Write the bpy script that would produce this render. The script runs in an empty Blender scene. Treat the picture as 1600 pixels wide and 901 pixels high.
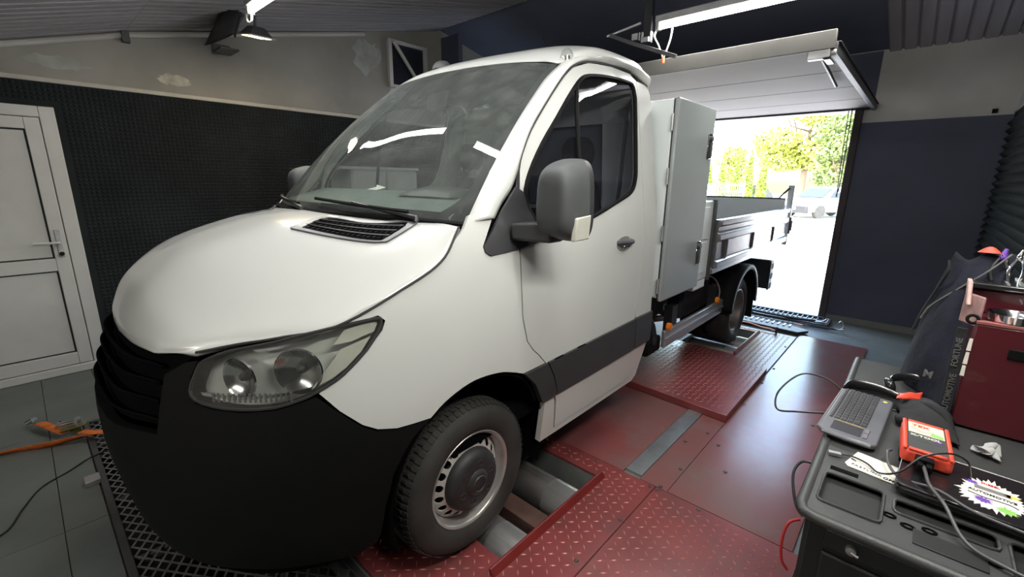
import bpy, bmesh, math, random
from mathutils import Vector, Matrix, geometry
import numpy as np
PI=math.pi
TUBE=28
SIDE=1.0
random.seed(7)
scene=bpy.context.scene
# ------------------------------------------------------------------ camera
F_PX=694.5
YAW,PITCH,ROLL=math.radians(42.156),math.radians(13.736),math.radians(.668)
CAM=Vector((2.205,-1.148,1.6275))
fwd=Vector((-math.sin(YAW)*math.cos(PITCH),math.cos(YAW)*math.cos(PITCH),-math.sin(PITCH)))
rgt=Vector((math.cos(YAW),math.sin(YAW),0)); upv=rgt.cross(fwd)
c_,s_=math.cos(ROLL),math.sin(ROLL)
r2=rgt*c_+upv*s_; u2=upv*c_-rgt*s_
cd=bpy.data.cameras.new('camera'); cam=bpy.data.objects.new('camera',cd)
scene.collection.objects.link(cam)
m=Matrix((r2,u2,-fwd)).transposed().to_4x4(); m.translation=CAM; cam.matrix_world=m
cd.sensor_width=36; cd.lens=F_PX/1600*36; cd.clip_start=.02; cd.clip_end=300
scene.camera=cam
# ------------------------------------------------------------------ world, sun, exposure
scene.view_settings.view_transform='Standard'; scene.view_settings.look='None'
scene.view_settings.gamma=1; scene.view_settings.exposure=0.2
w=bpy.data.worlds.new('sky'); scene.world=w; w.use_nodes=True
nt=w.node_tree; nt.nodes.clear()
sky=nt.nodes.new('ShaderNodeTexSky'); sky.sky_type='NISHITA'; sky.sun_disc=False
sky.sun_elevation=math.radians(48); sky.sun_rotation=math.radians(200); sky.air_density=1.5; sky.dust_density=4
bg=nt.nodes.new('ShaderNodeBackground'); bg.inputs[1].default_value=2.6
wo=nt.nodes.new('ShaderNodeOutputWorld')
nt.links.new(sky.outputs[0],bg.inputs[0]); nt.links.new(bg.outputs[0],wo.inputs[0])
sd=bpy.data.lights.new('sun','SUN'); sd.energy=8; sd.angle=math.radians(1); sd.color=(1,.96,.88)
so=bpy.data.objects.new('sun',sd); scene.collection.objects.link(so)
so.rotation_euler=Vector((-.35,-.75,1.0)).to_track_quat('Z','Y').to_euler()
def area(name,loc,size,sy,energy,color,aim):
    d=bpy.data.lights.new(name,'AREA'); d.shape='RECTANGLE'; d.size=size; d.size_y=sy; d.energy=energy; d.color=color
    o=bpy.data.objects.new(name,d); scene.collection.objects.link(o); o.location=loc
    o.rotation_euler=Vector(aim).to_track_quat('-Z','Y').to_euler(); return o
def cr(a,b,c,d,t):
    return 0.5*((2*b)+(-a+c)*t+(2*a-5*b+4*c-d)*t*t+(-a+3*b-3*c+d)*t**3)
def crv(P,t):
    n=len(P)-1; t=min(max(t,0.0),n-1e-9); i=int(t); f=t-i
    g=lambda k:P[min(max(k,0),n)]
    a,b,c,d=g(i-1),g(i),g(i+1),g(i+2)
    if i==0: a=tuple(2*p-q for p,q in zip(b,c))
    if i==n-1: d=tuple(2*q-p for p,q in zip(b,c))
    return tuple(cr(w,x,y,z,f) for w,x,y,z in zip(a,b,c,d))
def lerptab(T,z):
    # monotone smooth interpolation of a table [(z,val)...]
    if z<=T[0][0]: return T[0][1]
    if z>=T[-1][0]: return T[-1][1]
    for i in range(len(T)-1):
        if T[i][0]<=z<=T[i+1][0]:
            f=(z-T[i][0])/(T[i+1][0]-T[i][0])
            g=lambda k:T[min(max(k,0),len(T)-1)][1]
            return cr(g(i-1),g(i),g(i+1),g(i+2),f)
# ---- lower body plan levels: z -> list of (x,y) from nose centre to cab rear
LV=[
(.17,[(0,-.97),(.25,-.955),(.45,-.90),(.60,-.82),(.70,-.72),(.77,-.61),(.82,-.50),(.85,-.40),(.90,-.28),(.93,0),(.955,.4),(.96,.9),(.96,1.56)]),
(.35,[(0,-1.03),(.25,-1.015),(.45,-.965),(.62,-.88),(.74,-.78),(.83,-.66),(.89,-.54),(.93,-.42),(.96,-.28),(.975,0),(.98,.4),(.98,.9),(.975,1.56)]),
(.60,[(0,-1.065),(.25,-1.05),(.45,-.985),(.64,-.90),(.77,-.79),(.865,-.67),(.925,-.55),(.96,-.42),(.985,-.28),(1.0,0),(1.0,.4),(1.0,.9),(.995,1.56)]),
(.80,[(0,-1.06),(.25,-1.045),(.45,-.97),(.63,-.89),(.76,-.785),(.855,-.67),(.92,-.55),(.955,-.42),(.98,-.28),(1.0,0),(1.003,.4),(1.0,.9),(.995,1.56)]),
(1.0,[(0,-1.0),(.25,-.985),(.42,-.935),(.60,-.86),(.73,-.76),(.83,-.65),(.895,-.535),(.93,-.41),(.96,-.27),(.99,0),(1.0,.4),(1.0,.9),(.99,1.56)]),
(1.18,[(0,-.93),(.25,-.92),(.42,-.88),(.57,-.80),(.69,-.71),(.79,-.61),(.86,-.51),(.90,-.40),(.935,-.26),(.97,0),(.993,.4),(.995,.9),(.985,1.56)]),
(1.35,[(0,-.8),(.25,-.78),(.42,-.74),(.55,-.68),(.66,-.62),(.75,-.55),(.82,-.47),(.86,-.38),(.895,-.25),(.94,0),(.98,.4),(.985,.9),(.975,1.56)]),
(1.50,[(0,-.7),(.25,-.68),(.4,-.64),(.52,-.6),(.62,-.55),(.70,-.5),(.78,-.43),(.82,-.35),(.855,-.24),(.895,0),(.94,.4),(.96,.9),(.955,1.60)]),
(1.80,[(0,-.7),(.25,-.68),(.4,-.64),(.52,-.6),(.62,-.55),(.70,-.5),(.76,-.43),(.79,-.35),(.81,-.24),(.83,0),(.885,.4),(.905,.9),(.905,1.60)]),
(2.10,[(0,-.7),(.25,-.68),(.4,-.64),(.52,-.6),(.62,-.55),(.70,-.5),(.74,-.43),(.76,-.35),(.77,-.24),(.78,0),(.82,.4),(.852,.9),(.86,1.60)]),
(2.22,[(0,-.7),(.25,-.68),(.4,-.64),(.52,-.6),(.62,-.55),(.68,-.5),(.70,-.43),(.72,-.35),(.73,-.24),(.74,0),(.775,.4),(.81,.9),(.825,1.60)]),
(2.30,[(0,-.7),(.25,-.68),(.4,-.64),(.52,-.6),(.58,-.55),(.62,-.5),(.64,-.43),(.66,-.35),(.67,-.24),(.68,0),(.70,.4),(.735,.9),(.76,1.60)]),
]
def S(s,z):
    zs=[l[0] for l in LV]
    if z<=zs[0]: P=LV[0][1]; x,y=crv(P,s); return (x,y,z)
    if z>=zs[-1]: P=LV[-1][1]; x,y=crv(P,s); return (x,y,z)
    i=0
    while zs[i+1]<z: i+=1
    f=(z-zs[i])/(zs[i+1]-zs[i])
    pts=[crv(LV[min(max(k,0),len(LV)-1)][1],s) for k in (i-1,i,i+1,i+2)]
    return (cr(pts[0][0],pts[1][0],pts[2][0],pts[3][0],f),cr(pts[0][1],pts[1][1],pts[2][1],pts[3][1],f),z)
# ---- windscreen W(u,v): u=-1..1 across, v=0 base..1 top
def Wd(u,v):
    a=abs(u)
    base=crv([(0,-.20,1.475),(.32,-.175,1.475),(.62,-.095,1.47),(.885,.03,1.455)],a*3)
    top=crv([(0,.61,2.215),(.27,.63,2.214),(.53,.68,2.208),(.75,.78,2.19)],a*3)
    bul=.035*4*v*(1-v)
    x,y,z=(b+(t-b)*v for b,t in zip(base,top))
    y-=bul*.68; z+=bul*.72
    return (math.copysign(x,u),y,z)
# ---- roof R(u,v): u=-1..1 across, v=0 front .. 1 rear
RF=[ # sections: half (x,y,z) from centre to gutter
[(0,.61,2.215),(.27,.63,2.214),(.53,.68,2.208),(.66,.73,2.202),(.71,.75,2.198),(.75,.78,2.19)],
[(0,.68,2.265),(.27,.70,2.263),(.53,.76,2.255),(.68,.80,2.235),(.745,.83,2.225),(.778,.85,2.21)],
[(0,.85,2.325),(.27,.86,2.322),(.54,.89,2.312),(.70,.91,2.285),(.775,.92,2.268),(.80,.93,2.235)],
[(0,1.1,2.375),(.28,1.1,2.373),(.56,1.1,2.362),(.74,1.1,2.33),(.797,1.1,2.305),(.812,1.1,2.268)],
[(0,1.44,2.375),(.28,1.44,2.373),(.57,1.44,2.362),(.755,1.44,2.33),(.808,1.44,2.308),(.822,1.44,2.27)],
[(0,1.58,2.345),(.28,1.58,2.343),(.57,1.58,2.335),(.75,1.57,2.305),(.805,1.56,2.28),(.828,1.555,2.25)],
[(0,1.625,2.24),(.28,1.625,2.24),(.57,1.622,2.235),(.74,1.615,2.22),(.795,1.61,2.20),(.832,1.60,2.17)],
]
def Rf(u,v):
    a=abs(u)*5; rows=[crv(r,a) for r in RF]
    x,y,z=crv(rows,v*(len(RF)-1)); return (math.copysign(x,u),y,z)

def sfy(y,z):
    a,b=4.0,12.0
    for _ in range(26):
        m=(a+b)/2
        if S(m,z)[1]<y: a=m
        else: b=m
    return (a+b)/2
def SY(y,z): return S(sfy(y,z),z)
HL=[ # bonnet longitudinal curves centre -> edge
[(0,-.962,1.048),(0,-.957,1.115),(0,-.90,1.24),(0,-.74,1.365),(0,-.50,1.445),(0,-.34,1.468),(0,-.215,1.475)],
[(.22,-.952,1.052),(.23,-.942,1.112),(.24,-.88,1.23),(.27,-.72,1.345),(.30,-.47,1.425),(.32,-.32,1.447),(.33,-.185,1.467)],
[(.43,-.926,1.066),(.445,-.902,1.095),(.485,-.835,1.14),(.535,-.66,1.225),(.60,-.42,1.310),(.655,-.25,1.375),(.68,-.09,1.455)],
[(.515,-.885,1.077),(.545,-.855,1.100),(.61,-.765,1.135),(.70,-.585,1.19),(.775,-.37,1.275),(.805,-.20,1.365),(.80,-.03,1.457)],
[(.585,-.845,1.087),(.66,-.745,1.107),(.743,-.641,1.124),(.862,-.508,1.160),(.911,-.292,1.252),(.926,-.125,1.335),(.900,-.018,1.450)],
]
def Hf(u,v):
    a=abs(u)*4; pts=[crv(c,v*6) for c in HL]; q=crv(pts,a)
    r=crv(pts[:3],a) if a<=2 else crv(pts[2:],a-2); x,y,z=(.1*i+.9*j for i,j in zip(q,r))
    return (math.copysign(x,u),y,z)
# ------------------------------------------------------------------ helpers
COL=scene.collection
def link(o,parent=None):
    COL.objects.link(o)
    if parent: o.parent=parent
    return o
def tag(o,label=None,cat=None,group=None,kind=None):
    if label: o['label']=label
    if cat: o['category']=cat
    if group: o['group']=group
    if kind: o['kind']=kind
    return o
def thing(name,label,cat,loc=(0,0,0),rz=0,group=None):
    o=bpy.data.objects.new(name,None); o.empty_display_size=.1; link(o); o.location=loc; o.rotation_euler=(0,0,rz)
    return tag(o,label,cat,group)
def mat(name,col,rough=.5,metal=0,var=.15,scale=6,bump=0,bscale=40,col2=None,coat=0,spec=.5,emit=0,stretch=None,dirt=0,dirtcol=(.03,.025,.02)):
    m=bpy.data.materials.new(name); m.use_nodes=True; nt=m.node_tree; b=nt.nodes['Principled BSDF']
    b.inputs['Roughness'].default_value=rough; b.inputs['Metallic'].default_value=metal
    b.inputs['Specular IOR Level'].default_value=spec; b.inputs['Coat Weight'].default_value=coat; b.inputs['Coat Roughness'].default_value=.05
    tc=nt.nodes.new('ShaderNodeTexCoord'); mp=nt.nodes.new('ShaderNodeMapping'); nt.links.new(tc.outputs['Object'],mp.inputs[0])
    if stretch: mp.inputs['Scale'].default_value=stretch
    n=nt.nodes.new('ShaderNodeTexNoise'); n.inputs['Scale'].default_value=scale; n.inputs['Detail'].default_value=5; nt.links.new(mp.outputs[0],n.inputs['Vector'])
    r=nt.nodes.new('ShaderNodeMapRange'); r.inputs['From Min'].default_value=.3; r.inputs['From Max'].default_value=.7; nt.links.new(n.outputs[0],r.inputs[0])
    mx=nt.nodes.new('ShaderNodeMix'); mx.data_type='RGBA'; nt.links.new(r.outputs[0],mx.inputs[0])
    c2=col2 if col2 else tuple(min(1,c*(1+var)) for c in col); c1=col if col2 else tuple(c*(1-var) for c in col)
    mx.inputs[6].default_value=(*c1,1); mx.inputs[7].default_value=(*c2,1); out=mx.outputs[2]
    if dirt:
        n2=nt.nodes.new('ShaderNodeTexNoise'); n2.inputs['Scale'].default_value=3.1; n2.inputs['Detail'].default_value=7; n2.inputs['Roughness'].default_value=.65; nt.links.new(tc.outputs['Object'],n2.inputs['Vector'])
        r2_=nt.nodes.new('ShaderNodeMapRange'); r2_.inputs['From Min'].default_value=.5; r2_.inputs['From Max'].default_value=.72; r2_.inputs['To Max'].default_value=dirt; nt.links.new(n2.outputs[0],r2_.inputs[0])
        m2=nt.nodes.new('ShaderNodeMix'); m2.data_type='RGBA'; nt.links.new(r2_.outputs[0],m2.inputs[0]); nt.links.new(out,m2.inputs[6]); m2.inputs[7].default_value=(*dirtcol,1); out=m2.outputs[2]
    nt.links.new(out,b.inputs['Base Color'])
    if emit: nt.links.new(out,b.inputs['Emission Color']); b.inputs['Emission Strength'].default_value=emit
    if bump:
        n3=nt.nodes.new('ShaderNodeTexNoise'); n3.inputs['Scale'].default_value=bscale; n3.inputs['Detail'].default_value=3; nt.links.new(tc.outputs['Object'],n3.inputs['Vector'])
        bp=nt.nodes.new('ShaderNodeBump'); bp.inputs['Strength'].default_value=bump; bp.inputs['Distance'].default_value=.01; nt.links.new(n3.outputs[0],bp.inputs['Height']); nt.links.new(bp.outputs[0],b.inputs['Normal'])
    return m
def glass(name,tint=(.6,.65,.62),refl=1.0,dust_veil=.06,dcol=(.5,.52,.5),rough=.02,f0=.04):
    m=bpy.data.materials.new(name); m.use_nodes=True; nt=m.node_tree; nt.nodes.clear()
    o=nt.nodes.new('ShaderNodeOutputMaterial'); t=nt.nodes.new('ShaderNodeBsdfTransparent'); t.inputs[0].default_value=(*tint,1)
    g=nt.nodes.new('ShaderNodeBsdfGlossy'); g.inputs['Roughness'].default_value=rough
    lw=nt.nodes.new('ShaderNodeLayerWeight'); lw.inputs[0].default_value=.5; pw_=nt.nodes.new('ShaderNodeMath'); pw_.operation='POWER'; pw_.inputs[1].default_value=4.5; nt.links.new(lw.outputs['Facing'],pw_.inputs[0]); fr=nt.nodes.new('ShaderNodeMath'); fr.operation='MULTIPLY_ADD'; fr.inputs[1].default_value=.93; fr.inputs[2].default_value=.06; nt.links.new(pw_.outputs[0],fr.inputs[0])
    mt=nt.nodes.new('ShaderNodeMath'); mt.operation='MULTIPLY'; mt.inputs[1].default_value=refl; mt.use_clamp=True; nt.links.new(fr.outputs[0],mt.inputs[0])
    mx=nt.nodes.new('ShaderNodeMixShader'); nt.links.new(mt.outputs[0],mx.inputs[0]); nt.links.new(t.outputs[0],mx.inputs[1]); nt.links.new(g.outputs[0],mx.inputs[2])
    d=nt.nodes.new('ShaderNodeBsdfDiffuse'); d.inputs[0].default_value=(*dcol,1)  # dust plus a grey veil of haze, mixed in as diffuse colour
    tc=nt.nodes.new('ShaderNodeTexCoord'); n=nt.nodes.new('ShaderNodeTexNoise'); n.inputs['Scale'].default_value=9; n.inputs['Detail'].default_value=8; n.inputs['Roughness'].default_value=.7; nt.links.new(tc.outputs['Object'],n.inputs['Vector'])
    r=nt.nodes.new('ShaderNodeMapRange'); r.inputs['From Min'].default_value=.45; r.inputs['From Max'].default_value=.75; r.inputs['To Min'].default_value=dust_veil*.7; r.inputs['To Max'].default_value=dust_veil*1.5; nt.links.new(n.outputs[0],r.inputs[0])
    m2=nt.nodes.new('ShaderNodeMixShader'); nt.links.new(r.outputs[0],m2.inputs[0]); nt.links.new(mx.outputs[0],m2.inputs[1]); nt.links.new(d.outputs[0],m2.inputs[2])
    nt.links.new(m2.outputs[0],o.inputs[0]); return m
def emitter(name,col,st):
    m=bpy.data.materials.new(name); m.use_nodes=True; nt=m.node_tree; nt.nodes.clear()
    e=nt.nodes.new('ShaderNodeEmission'); e.inputs[0].default_value=(*col,1); e.inputs[1].default_value=st
    o=nt.nodes.new('ShaderNodeOutputMaterial'); nt.links.new(e.outputs[0],o.inputs[0]); return m
class MB:
    def __init__(s): s.v=[]; s.f=[]
    def add(s,vs,fs):
        k=len(s.v); s.v+= [tuple(v) for v in vs]; s.f+=[tuple(i+k for i in f) for f in fs]; return s
    def box(s,x0,x1,y0,y1,z0,z1,M=None):
        vs=[Vector(p) for p in ((x0,y0,z0),(x1,y0,z0),(x1,y1,z0),(x0,y1,z0),(x0,y0,z1),(x1,y0,z1),(x1,y1,z1),(x0,y1,z1))]
        if M: vs=[M@v for v in vs]
        return s.add(vs,[(3,2,1,0),(4,5,6,7),(0,1,5,4),(1,2,6,5),(2,3,7,6),(3,0,4,7)])
    def hexa(s,b,t):  # 4 bottom, 4 top points
        return s.add(list(b)+list(t),[(3,2,1,0),(4,5,6,7),(0,1,5,4),(1,2,6,5),(2,3,7,6),(3,0,4,7)])
    def grid(s,fn,nu,nv,closeu=False,flip=False):
        vs=[fn(i/nu,j/nv) for i in range(nu+(0 if closeu else 1)) for j in range(nv+1)]
        n=nu if closeu else nu+1; fs=[]
        for i in range(nu):
            for j in range(nv):
                a=i*(nv+1)+j; b=((i+1)%n)*(nv+1)+j
                q=(a,b,b+1,a+1); fs.append(q[::-1] if flip else q)
        return s.add(vs,fs)
    def tube(s,P,r,n=8,caps=True):
        P=[Vector(p) for p in P]; k=len(s.v); t0=None
        for i,p in enumerate(P):
            t=(P[min(i+1,len(P)-1)]-P[max(i-1,0)]).normalized()
            if t0 is None:
                a=t.orthogonal().normalized()
            else: a=(a-t*a.dot(t)).normalized()
            t0=t; b=t.cross(a); rr=r[i] if isinstance(r,(list,tuple)) else r
            for j in range(n):
                w_=2*PI*j/n; s.v.append(tuple(p+(a*math.cos(w_)+b*math.sin(w_))*rr))
        for i in range(len(P)-1):
            for j in range(n):
                q=k+i*n; s.f.append((q+j,q+(j+1)%n,q+n+(j+1)%n,q+n+j))
        if caps: s.f.append(tuple(range(k+n-1,k-1,-1))); s.f.append(tuple(range(k+(len(P)-1)*n,k+len(P)*n)))
        return s
    def cyl(s,p0,p1,r,n=16): return s.tube([p0,p1],r,n)
    def lathe(s,prof,n=24,M=None,axis='x',close=False):  # prof [(r,a)]
        k=len(s.v)
        for i in range(n):
            w_=2*PI*i/n
            for r,a in prof:
                v=Vector((a,r*math.cos(w_),r*math.sin(w_))) if axis=='x' else Vector((r*math.cos(w_),r*math.sin(w_),a))
                s.v.append(tuple(M@v if M else v))
        L=len(prof)
        for i in range(n):
            for j in range(L-1+(1 if close else 0)):
                a=k+i*L+j; b=k+((i+1)%n)*L+j; a2=k+i*L+(j+1)%L; b2=k+((i+1)%n)*L+(j+1)%L
                s.f.append((a,a2,b2,b) if axis=='x' else (a,b,b2,a2))
        return s
    def prism(s,pts,z0,z1,M=None):
        n=len(pts); vs=[Vector((x,y,z0)) for x,y in pts]+[Vector((x,y,z1)) for x,y in pts]
        if M: vs=[M@v for v in vs]
        return s.add(vs,[tuple(range(n-1,-1,-1)),tuple(range(n,2*n))]+[(i,(i+1)%n,n+(i+1)%n,n+i) for i in range(n)])
    def build(s,name,mt,parent=None,smooth=35,bevel=0,weld=False,mirror=False,recalc=True):
        v=[(-x,y,z) for x,y,z in s.v] if mirror else s.v
        me=bpy.data.meshes.new(name); me.from_pydata(v,[],s.f)
        if recalc or weld:
            bm=bmesh.new(); bm.from_mesh(me)
            if weld: bmesh.ops.remove_doubles(bm,verts=bm.verts,dist=1e-5)
            bmesh.ops.recalc_face_normals(bm,faces=bm.faces); bm.to_mesh(me); bm.free()
        if smooth:
            me.polygons.foreach_set('use_smooth',[True]*len(me.polygons)); me.set_sharp_from_angle(angle=math.radians(smooth))
        me.materials.append(mt); me.update()
        o=bpy.data.objects.new(name,me); link(o,parent)
        if bevel:
            b=o.modifiers.new('bevel','BEVEL'); b.width=bevel; b.segments=2; b.limit_method='ANGLE'; b.angle_limit=math.radians(40)
        return o
def pip(p,poly):
    x,y=p; c=False; n=len(poly)
    for i in range(n):
        x1,y1=poly[i]; x2,y2=poly[i-1]
        if (y1>y)!=(y2>y) and x<(x2-x1)*(y-y1)/(y2-y1)+x1: c=not c
    return c
def densify(poly,step,closed=True):
    out=[]; n=len(poly)
    for i in range(n if closed else n-1):
        a=poly[i]; b=poly[(i+1)%n]; L=math.hypot(b[0]-a[0],b[1]-a[1]); k=max(1,int(L/step+.5))
        out+=[(a[0]+(b[0]-a[0])*t/k,a[1]+(b[1]-a[1])*t/k) for t in range(k)]
    if not closed: out.append(poly[-1])
    return out
def smoothpoly(P,k=4,closed=True):
    n=len(P); out=[]
    for i in range(n if closed else n-1):
        g=lambda j:P[j%n] if closed else P[min(max(j,0),n-1)]
        for t in range(k):
            out.append(tuple(cr(a,b,c,d,t/k) for a,b,c,d in zip(g(i-1),g(i),g(i+1),g(i+2))))
    if not closed: out.append(P[-1])
    return out
def panel(name,fn,outline,mt,parent,holes=(),step=.05,off=0,th=.012,us=1.0,side=1,smooth=40,flip=False,ret=False):
    """surface patch: outline in (u,v); fn(u,v)->xyz; us = length of one u unit; returns object with inward flange"""
    P=[(u*us,v) for u,v in outline]; P=densify(P,step); loops=[P]+[densify([(u*us,v) for u,v in h],step) for h in holes]
    pts=[]; edges=[]
    for L in loops:
        k=len(pts); pts+=L; edges+=[(k+i,k+(i+1)%len(L)) for i in range(len(L))]
    u0=min(p[0] for p in P);u1=max(p[0] for p in P);v0=min(p[1] for p in P);v1=max(p[1] for p in P)
    nb=len(pts); bp=np.array(pts)
    i=u0+step*.5
    while i<u1:
        j=v0+step*.5
        while j<v1:
            if pip((i,j),P) and not any(pip((i,j),L) for L in loops[1:]):
                if np.min((bp[:,0]-i)**2+(bp[:,1]-j)**2)>(step*.45)**2: pts.append((i,j))
            j+=step
        i+=step
    vo,eo,fo,_,_,_=geometry.delaunay_2d_cdt([Vector(p) for p in pts],edges,[],0,1e-6)
    tris=[]
    for f in fo:
        c=sum((vo[i] for i in f),Vector((0,0)))/3
        if pip(c,P) and not any(pip(c,L) for L in loops[1:]): tris.append(tuple(f))
    h=1e-3; V=[];N=[]
    for q in vo:
        u,v=q[0]/us,q[1]; p=Vector(fn(u,v)); du=Vector(fn(u+h,v))-Vector(fn(u-h,v)); dv=Vector(fn(u,v+h))-Vector(fn(u,v-h))
        n=du.cross(dv); n=n.normalized() if n.length>1e-12 else Vector((1,0,0))
        if flip: n=-n
        V.append(p+n*off); N.append(n)
    fs=[t if not flip else t[::-1] for t in tris]
    ec={}
    for t in fs:
        for a,b in ((t[0],t[1]),(t[1],t[2]),(t[2],t[0])): ec[(a,b)]=1
    bd=[e for e in ec if (e[1],e[0]) not in ec]; mp={}
    if th:
        for a,b in bd:
            for q in (a,b):
                if q not in mp: mp[q]=len(V); V.append(V[q]-N[q]*th)
        fs=fs+[(b,a,mp[a],mp[b]) for a,b in bd]
    me=bpy.data.meshes.new(name)
    vv=[(side*v[0],v[1],v[2]) for v in V]; ff=[f if side>0 else f[::-1] for f in fs]
    me.from_pydata(vv,[],ff); me.polygons.foreach_set('use_smooth',[True]*len(me.polygons)); me.set_sharp_from_angle(angle=math.radians(smooth))
    me.materials.append(mt); o=bpy.data.objects.new(name,me); link(o,parent); return o
def strip(name,fn,poly,width,mt,parent,closed=True,side=1,off=.004,r=None):
    """gasket: small tube following outline on surface"""
    P=poly if not closed else poly+poly[:1]
    pts=[Vector(fn(*p)) for p in densify(P,.03,False)]
    b=MB().tube([(side*p[0]+side*off,p[1],p[2]) for p in pts],width/2,6,not closed)
    return b.build(name,mt,parent,smooth=60)
def text(name,body,size,mt,M,parent,ext=.0006,bold=False,spacing=1.0):
    cu=bpy.data.curves.new(name,'FONT'); cu.body=body; cu.size=size; cu.extrude=ext; cu.align_x='CENTER'; cu.align_y='CENTER'; cu.space_character=spacing
    cu.offset=size*.02 if bold else 0
    t=bpy.data.objects.new(name+'_curve',cu); COL.objects.link(t); bpy.context.view_layer.update()
    me=bpy.data.meshes.new_from_object(t.evaluated_get(bpy.context.evaluated_depsgraph_get())); bpy.data.objects.remove(t)
    me.transform(M); me.materials.clear(); me.materials.append(mt)
    o=bpy.data.objects.new(name,me); return link(o,parent)
def frame(org,ex,ey):
    ex=Vector(ex).normalized(); ez=ex.cross(Vector(ey)).normalized(); ey=ez.cross(ex)
    M=Matrix((ex,ey,ez)).transposed().to_4x4(); M.translation=Vector(org); return M
def curvepts(P,k=6): return smoothpoly([tuple(p) for p in P],k,False)
# ------------------------------------------------------------------ materials
M_white=mat('van_paint',(.56,.575,.555),.28,0,.02,3,coat=.6)
M_box=mat('box_paint',(.66,.71,.71),.35,0,.03,4)
M_boxl=mat('box_lid_paint',(.26,.285,.285),.38,0,.04,3)
M_blk=mat('black_plastic',(.0035,.0038,.004),.7,0,.15,9,bump=.05,bscale=300,spec=.15)
M_vent=mat('vent_grey_plastic',(.09,.095,.10),.4,0,.1,9)
M_disc=mat('rim_disc_silver',(.62,.61,.58),.4,.35,.08,10,dirt=.2,dirtcol=(.2,.16,.12))
M_lampbase=mat('lamp_base_silver',(.60,.61,.58),.4,.0,.1,8)
M_lampw=mat('lamp_pale_reflector',(.62,.62,.55),.35,.2,.05,10)
M_trim=mat('grey_black_plastic',(.03,.031,.034),.5,0,.12,6,bump=.1,bscale=400)
M_mir=mat('mirror_plastic',(.055,.06,.062),.62,0,.15,8,bump=.1,bscale=400)
M_rub=mat('tyre_rubber',(.02,.02,.019),.75,0,.35,7,bump=.1,bscale=90,col2=(.04,.038,.034))
M_dark=mat('dark_void',(.003,.003,.0035),.95,spec=.05)
M_tg=mat('tailgate_paint_glare',(.85,.87,.87),.4,0,.03,4)  # daylight glare on the white tailgate is put into this brighter colour
M_chas=mat('chassis_black',(.018,.018,.022),.55,.2,.3,8)
M_chrome=mat('chrome',(.8,.8,.82),.12,1,.03)
M_refl=mat('lamp_reflector',(.55,.56,.55),.18,1,.05)
M_lampin=mat('lamp_inner_grey',(.16,.165,.16),.35,.3,.1)
M_steel=mat('silver_steel',(.50,.49,.47),.35,.6,.1,10,dirt=.35,dirtcol=(.12,.08,.05))
M_rimd=mat('rim_barrel_dirty',(.17,.15,.14),.5,.5,.3,12,dirt=.5,dirtcol=(.07,.045,.03))
M_cap=mat('hub_cap_plastic',(.022,.022,.023),.55,0,.2,15)
M_roller=mat('roller_steel',(.13,.12,.115),.5,.6,.15,5,stretch=(1,14,14))
M_rollerp=mat('roller_polished',(.75,.75,.75),.3,.85,.06,5,stretch=(1,20,20))
M_alu=mat('aluminium',(.55,.55,.55),.35,.8,.08,6,stretch=(1,.2,6))
M_glass=glass('windscreen_glass',(.74,.79,.76),1.3,.13,(.36,.40,.38))
M_sglass=glass('side_glass',(.50,.51,.56),.5,.02,(.2,.2,.25))
M_lens=glass('lamp_lens',(.86,.88,.86),1.0,.06,(.4,.4,.38))
M_amber=mat('amber_marker',(.9,.25,.02),.3,0,.05,spec=.6)
M_dash=mat('dashboard_plastic',(.13,.165,.15),.55,0,.15,9)
M_dash2=mat('dashboard_dark',(.03,.033,.033),.5)
M_seat=mat('seat_fabric',(.012,.012,.016),.85,0,.2,60)
M_head=mat('headliner',(.2,.2,.21),.9)
# shop
M_red=mat('red_paint',(.195,.042,.042),.30,0,.2,2.6,bump=.05,bscale=30,dirt=.55,dirtcol=(.085,.055,.05))
M_redw=mat('red_paint_worn',(.22,.058,.058),.22,0,.3,1.3,col2=(.17,.10,.095),dirt=.55,dirtcol=(.16,.14,.13),bump=.04,bscale=12)
M_redp=mat('red_rail_paint',(.16,.018,.016),.38,0,.15,8)
M_lug=mat('red_lug',(.36,.085,.08),.33,.1,.3,9,col2=(.50,.20,.18))
M_strip=mat('zinc_strip',(.42,.44,.45),.33,.8,.2,4,stretch=(2,.5,1),dirt=.4,dirtcol=(.12,.12,.12))
M_conc=mat('concrete_floor',(.17,.18,.17),.55,0,.2,2.2,bump=.08,bscale=14,dirt=.4,dirtcol=(.05,.05,.047))
M_tile=mat('floor_tile_grey',(.105,.12,.115),.42,0,.15,2.4,bump=.03,bscale=12,dirt=.5,dirtcol=(.065,.07,.068))
M_grout=mat('grout_dark',(.02,.022,.02),.9)
M_plast=mat('wall_plaster',(.26,.25,.225),.9,0,.2,1.4,bump=.12,bscale=9,dirt=.25,dirtcol=(.34,.32,.27))
M_plast2=mat('wall_plaster_back',(.45,.435,.41),.9,0,.12,2,bump=.06,bscale=9)
M_navy=mat('navy_wall_paint',(.06,.066,.10),.7,0,.1,2,bump=.04,bscale=20)
M_foam=mat('acoustic_foam',(.018,.021,.023),.95,0,.2,3,spec=.15)
M_ceil=mat('ceiling_cladding',(.33,.31,.33),.55,0,.12,3,stretch=(3,.3,1))
M_ceiln=mat('ceiling_navy',(.11,.12,.17),.75,0,.12,2)
M_trimw=mat('wall_trim_strip',(.42,.40,.35),.6,0,.1,8)
M_door=mat('door_upvc',(.50,.50,.48),.4,0,.05,4,dirt=.15,dirtcol=(.3,.3,.28))
M_gask=mat('black_gasket',(.02,.02,.02),.7)
M_gpan=mat('garage_panel',(.088,.066,.058),.7,0,.08,2,dirt=.2,dirtcol=(.07,.05,.045))
M_gedge=mat('garage_edge',(.07,.067,.06),.6,0,.1,8)
M_galv=mat('galvanised_steel',(.40,.40,.40),.45,.7,.15,12)
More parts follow.
